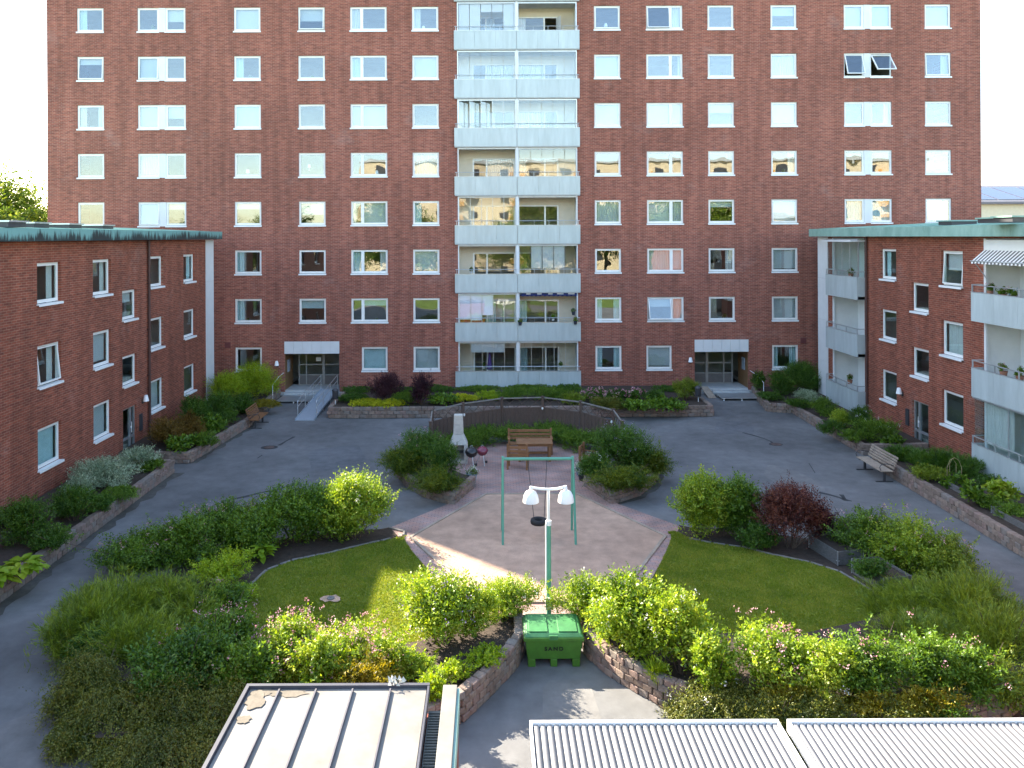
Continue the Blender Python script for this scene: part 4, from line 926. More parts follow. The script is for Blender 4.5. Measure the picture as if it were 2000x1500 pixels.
def plank_set():
    tb = thing('garden_table', 'brown oiled wooden garden table in the seating circle', 'table', (1.78, 30.9, .034))
    for i in range(6): m = MB(); m.box(-.72, .72, -.42 + i * .141, -.286 + i * .141, .7, .735); m.build('table_plank', WOODO, tb, bevel=.006, seg=1)
    for sx in (-1, 1):
        for sy in (-1, 1): m = MB(); m.box(sx * .6 - .045, sx * .6 + .045, sy * .32 - .045, sy * .32 + .045, 0, .7); m.build('leg', WOODO, tb)
    m = MB(); m.box(-.55, .55, -.03, .03, .22, .3); m.build('stretcher', WOODO, tb)
    for sy in (-1, 1): m = MB(); m.box(-.555, .555, sy * .32 - .02, sy * .32 + .02, .6, .698); m.build('apron', WOODO, tb)
    bn = thing('garden_bench', 'brown wooden high-backed bench behind the garden table', 'bench', (1.66, 31.75, .034), 0)
    arm_seat(bn, 1.75)
    ch = thing('garden_chair', 'brown wooden armchair with its back to the swing', 'chair', (1.08, 29.75, .034), R(172)); arm_seat(ch, .74)
    ch = thing('garden_chair', 'brown wooden armchair half hidden by the right juniper planter', 'chair', (3.75, 29.4, .034), R(70), None); arm_seat(ch, .66)
def arm_seat(t, L_):
    # faces -y in its own frame
    for i in range(4): m = MB(); m.box(-L_ / 2 + .04, L_ / 2 - .04, -.27 + i * .118, -.16 + i * .118, .41, .44); m.build('seat_plank', WOODO, t, bevel=.005, seg=1)
    for i in range(3): m = MB(); m.box(-L_ / 2 + .04, L_ / 2 - .04, .235 + i * .02, .262 + i * .02, .52 + i * .145, .625 + i * .145); m.build('back_plank', WOODO, t, bevel=.005, seg=1)
    for sx in (-1, 1):
        x = sx * (L_ / 2); m = MB(); m.box(x - .035, x + .035, -.28, -.21, 0, .64); m.build('leg', WOODO, t); m = MB(); m.box(x - .035, x + .035, .2, .28, 0, .98); m.build('leg', WOODO, t)
        m = MB(); m.box(x - .05, x + .05, -.31, .2, .641, .672); m.build('armrest', WOODO, t, bevel=.006, seg=1)
        m = MB(); m.box(x - .02, x + .02, -.21, .2, .33, .41); m.build('seat_rail', WOODO, t)
plank_set()
# masonry barbecue
bb = thing('barbecue_chimney', 'tall pale concrete barbecue with tapered chimney', 'barbecue', (-1.25, 30.6, .034))
CONC = M('light_concrete', (.52, .49, .44), .85, .12, 6, .4)
m = MB(); m.box(-.36, .36, -.28, .28, 0, .12); m.box(-.36, -.22, -.28, .28, .12, .72); m.box(.22, .36, -.28, .28, .12, .72); m.box(-.22, .22, .14, .28, .12, .72); m.build('base', CONC, bb, bevel=.012)
def frustum(m, w0, d0, w1, d1, z0, z1, cy=0):
    m.add([(-w0, cy - d0, z0), (w0, cy - d0, z0), (w0, cy + d0, z0), (-w0, cy + d0, z0), (-w1, cy - d1, z1), (w1, cy - d1, z1), (w1, cy + d1, z1), (-w1, cy + d1, z1)], [(3, 2, 1, 0), (4, 5, 6, 7), (0, 1, 5, 4), (1, 2, 6, 5), (2, 3, 7, 6), (3, 0, 4, 7)])
m = MB(); frustum(m, .36, .28, .2, .16, .725, 1.12); m.build('hood', CONC, bb, bevel=.012)
for z0, z1 in ((1.125, 1.5), (1.505, 1.88)): m = MB(); frustum(m, .2 - (z0 - 1.12) * .04, .16, .2 - (z1 - 1.12) * .04, .155, z0, z1); m.build('chimney_block', CONC, bb, bevel=.01)
m = MB(); m.box(-.2, .2, -.2, .12, .4, .42); m.build('grate', DARKF, bb)
def kettle(label, loc, col, s=1.0):
    t = thing('kettle_grill', label, 'grill', loc, .4); KM = M('enamel_' + label.split()[0], col, .25, .05, spec=.6)
    m = MB(); m.lathe([(0, .42), (.1, .43), (.2, .5), (.26, .62), (.265, .64), (.25, .64), (0, .45)], 24); smooth_auto(m.build('bowl', KM, t))
    m = MB(); m.lathe([(.27, .645), (.262, .68), (.2, .78), (.1, .83), (0, .845)], 24); l = smooth_auto(m.build('lid', KM, t)); m = MB(); m.tube([(-.05, 0, .83), (-.05, 0, .89), (.05, 0, .89), (.05, 0, .83)], .01, 6); m.build('handle', ALU, l)
    for i in range(3):
        a = i * 2.094 + .5; m = MB(); m.tube([(.12 * math.cos(a), .12 * math.sin(a), .46), (.28 * math.cos(a), .28 * math.sin(a), .0 if i else .06)], .012, 6); m.build('leg', ALU, t)
    for i in (1, 2):
        a = i * 2.094 + .5
    m = MB(); a = .5; m.lathe([(.0, -.02), (.06, -.02), (.06, .02), (0, .02)], 14); w_ = m.build('wheel', DARKF, t, loc=(.28 * math.cos(a), .28 * math.sin(a), .065)); w_.rotation_euler = (R(90), 0, 0)
    t.scale = (s, s, s); return t
kettle('black kettle grill with lid beside the concrete barbecue', (-.72, 29.8, .034), (.015, .015, .017), .95); kettle('dark pink kettle grill right of the black grill', (-.3, 30.2, .034), (.20, .035, .06), .85)
# swing
SW = thing('swing_frame', 'green steel swing frame with four legs on the sand', 'swing', (1.42, 22.85, .05)); hw = 1.04; zb_ = 2.33
for sx in (-1, 1):
    for sy in (-1, 1): m = MB(); m.tube([(sx * (hw + .02), sy * .55, -.02), (sx * hw, sy * .045, zb_ + .06)], .036, 12); smooth_auto(m.build('leg', GREENP, SW))
m = MB(); m.tube([(-hw, 0, zb_), (hw, 0, zb_)], .045, 12); smooth_auto(m.build('crossbar', GREENP, SW))
ts = thing('tyre_swing', 'black car tyre swing hanging on two chains', 'swing', (1.42, 22.85, .05)); tx, tz = .02, .47
n = 28; mm = 12; me = MB()
for i in range(n):
    a = i / n * 6.2832
    for j in range(mm):
        b = j / mm * 6.2832; rr_ = .175 + .075 * math.cos(b) * (1.0 if math.cos(b) > 0 else .8); zz = .085 * max(-.85, min(.85, math.sin(b) * 1.3)); me.v.append((rr_ * 1.0 * math.cos(a), rr_ * math.sin(a), zz))
for i in range(n):
    for j in range(mm): a = i * mm + j; b = i * mm + (j + 1) % mm; c_ = ((i + 1) % n) * mm; me.f.append((a, c_ + j, c_ + (j + 1) % mm, b))
smooth_auto(me.build('tyre', RUBBER, ts, loc=(tx, 0, tz)), 50)
for x0, x1 in ((-.30, -.14), (.27, .16)):
    m = MB(); m.tube([(x0, 0, zb_ - .04), (tx + (x1 - x0) * 0 + x1, 0, tz + .07)], .009, 6); m.build('chain', DARKF, ts)
# lamp post
lp = thing('street_lamp', 'green and white lamp post with two white dome shades', 'lamp', (1.33, 17.55, -.06))
m = MB(); m.tube([(0, 0, 0), (0, 0, 2.52)], .055, 14); smooth_auto(m.build('post', GREENP, lp))
m = MB(); m.tube([(-.058, -.02, 1.0), (-.058, -.02, 2.5)], .02, 8); m.build('cable_cover', WPAINT, lp)
m = MB(); m.tube([(0, 0, 2.46), (0, 0, 2.56)], .068, 14); m.tube([(0, 0, 2.561), (0, 0, 3.22)], .034, 12); smooth_auto(m.build('upper_post', WPAINT, lp))
m = MB(); m.tube([(-.42, 0, 3.33), (-.2, 0, 3.29), (0, 0, 3.275), (.2, 0, 3.29), (.42, 0, 3.34)], .03, 10); m.tube([(0, 0, 3.221), (0, 0, 3.27)], .036, 10); smooth_auto(m.build('arm', WPAINT, lp))
for sx in (-1, 1):
    m = MB(); m.lathe([(.0, .11), (.06, .105), (.12, .07), (.162, -.01), (.182, -.11), (.184, -.16), (.172, -.16), (.148, -.03), (.05, .07), (0, .075)], 28, (sx * .4, 0, 3.15)); hd = smooth_auto(m.build('lamp_shade', WPAINT, lp), 60)
    m = MB(); m.tube([(sx * .4, 0, 3.26), (sx * .4, 0, 3.33)], .035, 10); m.build('shade_collar', WPAINT, hd)
m = MB(); m.box(-.085, .085, -.12, -.056, .58, .84); m.box(-.07, .07, -.125, -.12, .6, .82); m.build('service_box', M('box_grey', (.55, .56, .55), .5), lp, bevel=.008)
# sand bin
sbin = thing('sand_bin', 'green plastic sand bin lettered SAND', 'bin', (1.315, 16.05, 0)); GB = M('bin_green', (.05, .165, .018), .5, .2, 5, spec=.5); GBL = M('bin_lid_green', (.045, .18, .06), .5, .22, 5, spec=.5)
m = MB(); m.add([(-.55, 0, .16), (.55, 0, .16), (.55, .72, .16), (-.55, .72, .16), (-.6, -.04, .58), (.6, -.04, .58), (.6, .76, .58), (-.6, .76, .58)], [(3, 2, 1, 0), (0, 1, 5, 4), (1, 2, 6, 5), (2, 3, 7, 6), (3, 0, 4, 7)])
m.build('body', GB, sbin, bevel=.02)
m = MB(); m.box(-.63, .63, -.07, .79, .56, .64); m.build('rim', GB, sbin, bevel=.012)
for x in (-.54, -.07, .39):
    m = MB(); m.box(x, x + (.155 if x != -.07 else .14), .0, .72, 0, .165); m.build('foot', GB, sbin, bevel=.01)
m = MB(); m.add([(-.63, -.06, .642), (.63, -.06, .642), (.63, .79, .642), (-.63, .79, .642), (-.56, .02, .70), (.56, .02, .70), (.56, .74, .75), (-.56, .74, .75)], [(3, 2, 1, 0), (4, 5, 6, 7), (0, 1, 5, 4), (1, 2, 6, 5), (2, 3, 7, 6), (3, 0, 4, 7)])
lid = m.build('lid', GBL, sbin, bevel=.018)
TLd = lambda a, b, c: (a, .02 + b * .72, .70 + b * .05 + c)
for x0, x1 in ((-.52, -.12), (.1, .5)): m = MB(); m.box(x0, x1, .03, .95, .0, .022, TLd); m.build('lid_panel', GBL, lid, bevel=.008)
m = MB(); m.box(-.1, .08, -.085, -.055, .6, .69); m.build('latch', GBL, lid, bevel=.006)
cu = bpy.data.curves.new('sand_text', 'FONT'); cu.body = 'SAND'; cu.size = .125; cu.align_x = 'CENTER'; cu.extrude = .002; cu.space_character = 1.35; cu.offset = .004
to = bpy.data.objects.new('tmp_text', cu); C.objects.link(to); bpy.context.view_layer.update(); dg = bpy.context.evaluated_depsgraph_get()
tme = bpy.data.meshes.new_from_object(to.evaluated_get(dg)); bpy.data.objects.remove(to); tme.materials.append(M('black_print', (.012, .014, .012), .6))
lo_ = ob('lettering', tme, sbin, (0, -.034, .36)); lo_.rotation_euler = (R(96.8), 0, 0); lo_.scale = (1.0, .9, 1)
# small bins on posts
def post_bin(label, p):
    t = thing('litter_bin', label, 'bin', p); m = MB(); m.tube([(0, 0, 0), (0, 0, .62)], .022, 8); m.build('post', PANELW, t)
    m = MB(); m.lathe([(0, .55), (.12, .55), (.15, .6), (.16, .95), (.15, .95), (.13, .6), (0, .58)], 16); smooth_auto(m.build('bin_body', DARKF, t)); m = MB(); m.lathe([(.185, .97), (.18, 1.0), (.1, 1.08), (0, 1.1)], 16); smooth_auto(m.build('bin_lid', DARKF, t))
    return t
post_bin('small black litter bin on a post beside the wheelchair ramp', tuple(G(655, 800, .2))); post_bin('small black litter bin on a post at the right end of the facade planter', tuple(G(1364, 795, .2)))
# bollard light
c = G(514, 1018); bo = thing('bollard_light', 'short white bollard light among the shrubs of the left path', 'lamp', tuple(c))
m = MB(); m.lathe([(.07, 0), (.07, .62), (.11, .64), (.1, .67), (.06, .68)], 16); smooth_auto(m.build('post', PANELW, bo)); m = MB(); m.lathe([(.075, .685), (.075, .78)], 16); m.build('lens', GLASSW, bo); m = MB(); m.lathe([(.11, .78), (.11, .82), (.06, .86), (0, .865)], 16); smooth_auto(m.build('cap', M('rusty_cap', (.3, .2, .15), .6, .3), bo))
# pallet collar boxes
COLL = M('collar_wood', (.13, .125, .12), .85, .35, 4, .5, 30, stretch=(3, 3, 14))
def collar(label, p, rz, L_=1.2, W_=.8, h=.38):
    t = thing('planter_box', label, 'planter box', p, rz, 'wooden planter boxes')
    for z in range(2):
        zz = z * h / 2
        for a0, a1, b0, b1 in ((0, L_, 0, .022), (0, L_, W_ - .022, W_), (0, .022, .022, W_ - .022), (L_ - .022, L_, .022, W_ - .022)):
            m = MB(); m.box(a0, a1, b0, b1, zz + .003, zz + h / 2 - .003); m.build('board', COLL, t)
    for a in (0.0, L_):
        for b in (0.0, W_): m = MB(); m.box(a - .012 if a == 0 else a - .05, a + .05 if a == 0 else a + .012, b - .012 if b == 0 else b - .05, b + .05 if b == 0 else b + .012, h * .3, h * .36); m.box(a - .01 if a == 0 else a - .012, a + .012 if a == 0 else a + .01, b - .012, b + .012, 0.0, h + .01); m.build('corner_hinge', ALU, t)
    poly_sheet('soil', [(.02, .02), (L_ - .02, .02), (L_ - .02, W_ - .02), (.02, W_ - .02)], h - .07, SOIL, None, t); return t
p1 = G(1643, 1112); p0 = G(1580, 1072)
ang = math.atan2(p1.y - p0.y, p1.x - p0.x)
collar('grey wooden planter box beside the dark red shrub', (p0.x, p0.y, .04), ang, 1.25, .8)
p1 = G(1722, 1160); p0 = G(1664, 1122); collar('grey wooden planter box at the right end of the lawn kerb', (p0.x, p0.y, .04), math.atan2(p1.y - p0.y, p1.x - p0.x), 1.2, .8)
for (x, y), lab, ll in (((15.5, 24.6), 'wooden planter box in the right wing planter behind the potted plants', 1.6), ((15.4, 22.2), 'wooden planter box in the right wing planter at the right edge', 1.6)):
    collar(lab, (x + .8, y - .2, .44), R(90), ll, .8, .2)

# ================================================================== SHEDS AT THE BOTTOM
zr = 2.6; k_ = (H - zr) / F
ry = (H - zr) * F / (1342 - VY); X_ = lambda x: (x - VX) * (H - zr) / (1342 - VY)
sh = thing('metal_roof_shed', 'shed with pale standing seam metal roof at the bottom left', 'shed')
ZINC = M('pale_zinc', (.19, .165, .14), .65, .25, .9, col2=(.235, .225, .215), detail=8)
xs_ = [X_(484), X_(545), X_(616), X_(687), X_(760), X_(831)]; yn = 5.6
m = MB(); m.box(xs_[0] + .12, X_(889) + .02, yn + .2, ry - .12, 0, zr - .3); m.build('wall', M('red_boards', (.20, .045, .03), .7, .15, 4), sh)
m = MB(); m.box(xs_[0], xs_[-1], yn, ry, zr - .07, zr - .01); rf = m.build('roof', DARKF, sh)
for i in range(5):
    m = MB(); m.box(xs_[i] + .012, xs_[i + 1] - .012, yn, ry - .03, zr - .008, zr + rnd.uniform(.0, .004)); m.build('roof_panel', ZINC, rf)
    if i: m = MB(); m.box(xs_[i] - .011, xs_[i] + .011, yn, ry - .09, zr - .006, zr + .045); m.build('standing_seam', M('seam_metal_shaded', (.09, .085, .10), .6), rf)  # seam metal coloured dark to carry the shade on its right-hand side
m = MB(); m.box(xs_[0] - .05, xs_[-1] + .03, ry - .028, ry + .03, zr - .1, zr + .05); m.build('edge_flashing', M('dark_flashing', (.06, .06, .075), .5), rf)
m = MB(); m.box(xs_[0] - .05, xs_[0] + .0, yn, ry - .03, zr - .1, zr + .05); m.build('edge_flashing', MATS['dark_flashing'], rf)
m = MB(); m.box(xs_[-1] + .002, xs_[-1] + .03, yn, ry - .03, zr - .1, zr + .045); m.build('edge_flashing', MATS['dark_flashing'], rf)
m = MB(); m.box(xs_[-1] + .035, X_(862) - .005, yn, ry - .25, zr - .22, zr - .18)
for i in range(90): m.box(xs_[-1] + .05, X_(862) - .02, yn + i * .056, yn + i * .056 + .02, zr - .18, zr - .165)
m.build('gutter_grate', M('gutter_grey', (.10, .12, .12), .5), rf)
m = MB(); m.box(X_(862), X_(889), yn, ry - .02, zr - .12, zr + .05); m.build('parapet_cover', ZINC, rf, bevel=.006)
m = MB(); m.box(X_(889) + .002, X_(894), yn, ry - .06, zr - .32, zr + .02); m.build('copper_trim', COPPER, rf)
for cx_, cy_, rx_, ry_ in ((xs_[0] + .17, ry - .3, .15, .24), (xs_[1] + .16, ry - .14, .3, .1), (xs_[0] + .2, ry - .12, .2, .1), (xs_[0] + .14, ry - .72, .12, .1)):
    mb = MB(); n = 18; mb.v = [(cx_ + rx_ * math.cos(i / n * 6.2832) * rnd.uniform(.6, 1.1), cy_ + ry_ * math.sin(i / n * 6.2832) * rnd.uniform(.6, 1.05), zr + .008 + .0015 * (cx_ * 37 % 5)) for i in range(n)]; mb.f = [tuple(range(n))]; mb.build('roof_stain', M('roof_silt', (.15, .125, .095), .9, .25, 8), rf)
# bird-dropped lump and leaf litter on the roof
m = MB(); rr = random.Random(5)
for i in range(26):
    x, y, z = rr.uniform(-.1, .1), rr.uniform(-.05, .05), rr.uniform(0, .06); m.add([(x, y, z), (x + rr.uniform(.02, .06), y + rr.uniform(-.03, .03), z + .01), (x + rr.uniform(-.02, .03), y + .04, z + .05)], [(0, 1, 2)])
tag(m.build('dry_twigs', M('dry_twigs', (.6, .55, .45), .9), loc=(X_(768), ry - .02, zr + .055)), 'small clump of pale dry twigs on the shed roof edge', 'twigs')
def carport(label, x0, x1, ytop, pyt, zc):
    t = thing('carport', label, 'shed', (x0, 0, 0), 0, 'corrugated roofs at the bottom'); W_ = x1 - x0; yf = (H - zc) * F / (pyt - VY)
    pitch = .092; n = int(W_ / pitch); V = []; y0, y1 = 5.2, yf
    prof = [(0, .01), (.2, .01), (.32, .042), (.9, .042)]
    xs = [(i + a) * pitch for i in range(n) for a, _ in prof] + [n * pitch]; zs = [z for i in range(n) for _, z in prof] + [0]
    for x, z in zip(xs, zs): V += [(x + .03, y0, zc - .04 + z), (x + .03, y1 - .02, zc - .04 + z)]
    Q = [(2 * i, 2 * i + 2, 2 * i + 3, 2 * i + 1) for i in range(len(xs) - 1)]
    ob('corrugated_sheet', mesh_np('sheet', V, Q, M('white_sheet', (.20, .192, .188), .55, .12, 1.1, big=.08)), t)
    W2 = n * pitch + .06
    m = MB(); m.box(0, W2, y1 - .02, y1 + .03, zc - .13, zc + .03); m.build('front_trim', WPAINT, t)
    for x in (0, W2 - .03): m = MB(); m.box(x, x + .03, y0, y1 - .021, zc - .13, zc + .025); m.build('side_trim', WPAINT, t)
    for x in (.15, W2 - .25):
        for y in (y0 + .3, y1 - .4): m = MB(); m.box(x, x + .1, y, y + .1, 0, zc - .06); m.build('post', WOODD, t)
    for y in (y0 + .3, y1 - .4): m = MB(); m.box(.05, W2 - .05, y + .101, y + .15, zc - .2, zc - .04); m.build('beam', WOODD, t)
    return t
zc = 2.4; X2 = lambda x: (x - VX) * (H - zc) / (1414 - VY)
carport('pale corrugated metal roof at the bottom centre', X2(1030), X2(1509), 0, 1414, zc)
carport('pale corrugated metal roof at the bottom right corner', X2(1534), X2(2090), 0, 1414, zc)

# ================================================================== FOLIAGE
def _norm(a): return a / np.maximum(np.linalg.norm(a, axis=1, keepdims=True), 1e-9)
def leaves(r, P, Dr, Nr, L_, W_):
    """diamond leaves at P pointing Dr with normal Nr"""
    Dr = _norm(Dr); S = _norm(np.cross(Dr, Nr)); U = np.cross(S, Dr); n = len(P)
    L_ = L_[:, None]; W_ = W_[:, None]
    V = np.empty((n, 4, 3)); V[:, 0] = P; V[:, 1] = P + Dr * L_ * .5 + S * W_ * .5 + U * L_ * .06; V[:, 2] = P + Dr * L_ - U * L_ * .1; V[:, 3] = P + Dr * L_ * .5 - S * W_ * .5 + U * L_ * .06
    return V.reshape(-1, 3), np.arange(n * 4).reshape(-1, 4)
STY = {  # leaf length, width, leaves per twig, twig length factor, up, droop, density per m2, outline noise
 'shrub': (.095, .046, 13, .26, .75, .0, 1500, .20),
 'fine': (.065, .03, 16, .22, .6, .0, 2600, .16),
 'arch': (.085, .036, 18, .36, .7, .25, 1700, .26),
 'feather': (.17, .016, 26, .42, 1.0, .25, 2300, .20),
 'mound': (.04, .026, 22, .34, .1, .45, 6000, .08),
 'weep': (.05, .022, 26, .45, .15, .75, 6500, .06),
 'juniper': (.085, .022, 40, .6, .22, .12, 3600, .34),
 'big': (.17, .10, 8, .25, .5, .3, 420, .15),
 'tree': (.30, .19, 12, .16, .4, .1, 34, .25),
}
def crown(w_, d_, h_, sty, seed, n=None, low=-.75, zfrac=.5, fl=0, fs=.034):
    r = np.random.default_rng(seed); L_, W_, per, tl, up, dr, dens, nz = STY[sty]
    area = math.pi * (w_ + d_) / 2 * h_ * .85 + w_ * d_ * .8
    n = n or int(min(42000, max(500, dens * area * .62))); nt_ = max(8, n // per)
    z = r.uniform(low, 1, nt_); a = r.uniform(0, 2 * math.pi, nt_); q = np.sqrt(1 - z * z); d = np.c_[q * np.cos(a), q * np.sin(a), z]
    ph = r.uniform(0, 6.28, 8); mod = np.ones(nt_)
    for i in range(4): mod += nz * .55 * np.sin((2 + i) * a + ph[i] + 2.1 * z) * np.cos((1.5 + i) * z * 2 + ph[i + 4])
    mod += r.normal(0, nz * .35, nt_)
    rad = (r.uniform(.28, 1, nt_) ** .42) * mod
    if sty in ('mound', 'weep', 'tree'): k = 5
    else: k = 7
    la = r.uniform(0, 6.283, k) ; lr = np.sqrt(r.uniform(.05, 1, k)) * .62; lz = r.uniform(-.45, .45, k); lz[0] = .42; lr[0] = .15
    lc = np.c_[lr * np.cos(la), lr * np.sin(la), lz]; ls = r.uniform(.40, .66, k); li = r.choice(k, nt_, p=ls ** 2 / (ls ** 2).sum())
    loose = r.random(nt_) < (.7 if sty in ('weep', 'mound') else .28)
    unit = np.where(loose[:, None], d * rad[:, None] * .86, lc[li] + d * (rad * ls[li])[:, None])
    shoot = (r.random(nt_) < .05) & (unit[:, 2] > 0)
    unit = unit * np.where(shoot, 1.16, 1.0)[:, None]
    tip = unit * np.array([w_ / 2, d_ / 2, h_ * .5]) + np.array([0, 0, h_ * .5])
    tip[:, 2] = np.maximum(tip[:, 2], .02 * h_)
    td = _norm(d * np.array([1, 1, .7]) + np.array([0, 0, up]) + r.normal(0, .28, (nt_, 3))); tlen = tl * min(w_, h_ * 1.6) * r.uniform(.5, 1.25, nt_)
    ti = np.repeat(np.arange(nt_), per); m = len(ti); t = np.tile(np.linspace(0, 1, per), nt_) + r.uniform(-.03, .03, m)
    P = tip[ti] - td[ti] * (tlen[ti] * (1 - t))[:, None] + np.array([0, 0, -1]) * (dr * tlen[ti] * t * t)[:, None] + r.normal(0, L_ * .22, (m, 3))
    side = _norm(np.cross(td[ti], r.normal(0, 1, (m, 3)))); spread = {'feather': .28, 'juniper': .75}.get(sty, 1.0)
    ld_ = td[ti] * 1.0 + side * spread + np.array([0, 0, -dr * .8]) + r.normal(0, .15, (m, 3))
    nr = _norm(np.array([0, 0, 1.0]) + .45 * d[ti] + r.normal(0, .5, (m, 3)))
    taper = .65 + .35 * np.sin(np.clip(t, 0, 1) * 3.0 + .1)
    P[:, 2] = np.maximum(P[:, 2], .015)
    V, Q = leaves(r, P, ld_, nr, L_ * r.uniform(.65, 1.25, m) * taper, W_ * r.uniform(.7, 1.25, m) * taper)
    fo = None
    if fl:
        sel = r.choice(nt_, min(fl, nt_), replace=False); sel = sel[(tip[sel, 2] > h_ * .35)]
        k = 9; fi = np.repeat(sel, k); fm = len(fi); c = tip[fi] + td[fi] * .02 + r.normal(0, .035, (fm, 3)); fd = r.normal(0, 1, (fm, 3)); fd[:, 2] = np.abs(fd[:, 2])
        fo = leaves(r, c, fd, r.normal(0, 1, (fm, 3)), np.full(fm, fs) * r.uniform(.7, 1.3, fm), np.full(fm, fs * .8))
    return V, Q, tip, fo
PAL = {
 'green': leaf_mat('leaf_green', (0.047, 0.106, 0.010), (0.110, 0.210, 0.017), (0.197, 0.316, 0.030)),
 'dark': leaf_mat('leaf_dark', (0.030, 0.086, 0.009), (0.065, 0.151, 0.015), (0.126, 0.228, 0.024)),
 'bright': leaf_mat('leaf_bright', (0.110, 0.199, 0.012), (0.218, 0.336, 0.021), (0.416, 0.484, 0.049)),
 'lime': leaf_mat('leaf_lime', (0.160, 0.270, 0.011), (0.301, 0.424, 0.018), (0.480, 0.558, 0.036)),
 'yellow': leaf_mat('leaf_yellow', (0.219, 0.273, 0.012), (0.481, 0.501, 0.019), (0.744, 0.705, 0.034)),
 'purple': leaf_mat('leaf_purple', (0.030, 0.012, 0.018), (0.063, 0.021, 0.030), (0.112, 0.038, 0.045), .25),
 'red': leaf_mat('leaf_red', (0.053, 0.018, 0.018), (0.128, 0.036, 0.027), (0.255, 0.090, 0.045), .3),
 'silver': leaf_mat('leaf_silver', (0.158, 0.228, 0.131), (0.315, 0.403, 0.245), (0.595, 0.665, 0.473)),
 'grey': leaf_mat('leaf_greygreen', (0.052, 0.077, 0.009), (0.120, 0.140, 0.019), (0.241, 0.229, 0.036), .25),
 'gold': leaf_mat('leaf_gold', (.12, .115, .008), (.25, .21, .012), (.42, .33, .025)),
 'olive': leaf_mat('leaf_olive', (0.085, 0.142, 0.012), (0.175, 0.251, 0.021), (0.298, 0.368, 0.036)),
 'brown': leaf_mat('leaf_bronze', (0.079, 0.056, 0.010), (0.175, 0.108, 0.015), (0.298, 0.175, 0.029)),
 'juni': leaf_mat('leaf_juniper', (0.038, 0.085, 0.009), (0.091, 0.154, 0.012), (0.223, 0.248, 0.017)),
 'tree': leaf_mat('leaf_tree', (0.052, 0.105, 0.010), (0.123, 0.193, 0.017), (0.263, 0.315, 0.039)),
}
FLOW = {'pink': leaf_mat('petal_pink', (.45, .18, .22), (.6, .3, .33), (.75, .5, .5), .3), 'white': leaf_mat('petal_white', (.6, .55, .5), (.75, .72, .68), (.85, .83, .8), .3), 'lilac': leaf_mat('petal_lilac', (.3, .2, .35), (.45, .33, .5), (.6, .5, .62), .3)}
SEED = [100]
def shrub(label, x, yb, yt, wpx, sty, pal, zb=.03, dr=.85, group='shrubs in the garden beds', fl=0, fc='pink', cat='shrub', name='shrub', hmul=1.0, n=None, Y=None, fs=.034):
    SEED[0] += 1; g = G(x, yb, zb); Yf = g.y if Y is None else Y
    w_ = wpx * Yf / F; Yc = Yf + w_ * dr * .42; w_ = wpx * Yc / F; u, v = uv(x, yt); ht = max(.22, (H - v * Yc / F) - zb) * hmul; u2, _ = uv(x, yb)
    t = thing(name, label, cat, (u2 * Yc / F, Yc, zb), 0, group)
    V, Q, tip, fo = crown(w_ * 1.16, w_ * dr * 1.16, ht * 1.04, sty, SEED[0], n, fl=fl, fs=fs)
    ob('foliage', mesh_np('foliage', V, Q, PAL[pal]), t)
    if fo: ob('blossom', mesh_np('blossom', *fo, FLOW[fc]), t)
    m = MB(); r = random.Random(SEED[0]); idx = [r.randrange(len(tip)) for _ in range(9 if sty in ('shrub', 'fine', 'arch') else 5)]
    for i in idx:
        p = Vector(tip[i]); b = Vector((p.x * .12, p.y * .12, 0)); mid = b.lerp(p, .5) + Vector((r.uniform(-.05, .05), r.uniform(-.05, .05), .06)); m.tube([b, mid, p], [.016, .011, .004], 5, False)
    m.build('stem', BARK, t); return t
GL, GR_, GF = 'shrubs round the left lawn', 'shrubs round the right lawn', 'plants in the stone planters'
# left half of the garden
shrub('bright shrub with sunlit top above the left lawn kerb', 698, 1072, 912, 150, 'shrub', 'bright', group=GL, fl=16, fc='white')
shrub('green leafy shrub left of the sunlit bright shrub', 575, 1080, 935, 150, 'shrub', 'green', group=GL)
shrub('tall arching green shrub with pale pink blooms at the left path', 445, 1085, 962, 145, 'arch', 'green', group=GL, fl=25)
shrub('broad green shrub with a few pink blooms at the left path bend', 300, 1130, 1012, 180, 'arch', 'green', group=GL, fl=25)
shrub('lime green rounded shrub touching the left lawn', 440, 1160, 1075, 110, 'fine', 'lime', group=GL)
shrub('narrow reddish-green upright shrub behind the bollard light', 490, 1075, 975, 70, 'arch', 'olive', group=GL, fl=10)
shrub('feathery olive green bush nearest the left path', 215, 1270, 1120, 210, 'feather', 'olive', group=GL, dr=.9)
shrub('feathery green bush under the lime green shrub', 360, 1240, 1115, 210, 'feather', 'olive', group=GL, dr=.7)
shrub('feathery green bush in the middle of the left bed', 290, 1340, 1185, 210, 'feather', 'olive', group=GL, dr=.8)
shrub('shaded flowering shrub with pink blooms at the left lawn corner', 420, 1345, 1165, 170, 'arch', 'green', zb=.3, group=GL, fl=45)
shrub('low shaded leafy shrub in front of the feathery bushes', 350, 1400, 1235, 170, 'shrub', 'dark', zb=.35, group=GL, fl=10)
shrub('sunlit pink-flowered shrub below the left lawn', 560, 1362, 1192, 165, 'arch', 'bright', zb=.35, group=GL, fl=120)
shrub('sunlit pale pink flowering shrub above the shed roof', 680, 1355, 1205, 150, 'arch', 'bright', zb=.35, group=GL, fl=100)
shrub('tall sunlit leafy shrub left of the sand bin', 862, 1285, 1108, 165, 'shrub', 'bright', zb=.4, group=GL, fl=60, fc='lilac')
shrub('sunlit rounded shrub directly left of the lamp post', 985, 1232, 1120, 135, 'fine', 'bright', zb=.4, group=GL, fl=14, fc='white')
shrub('golden juniper with arching shoots above the shed roof', 720, 1385, 1285, 150, 'juniper', 'gold', zb=.4, group=GL, dr=.5)
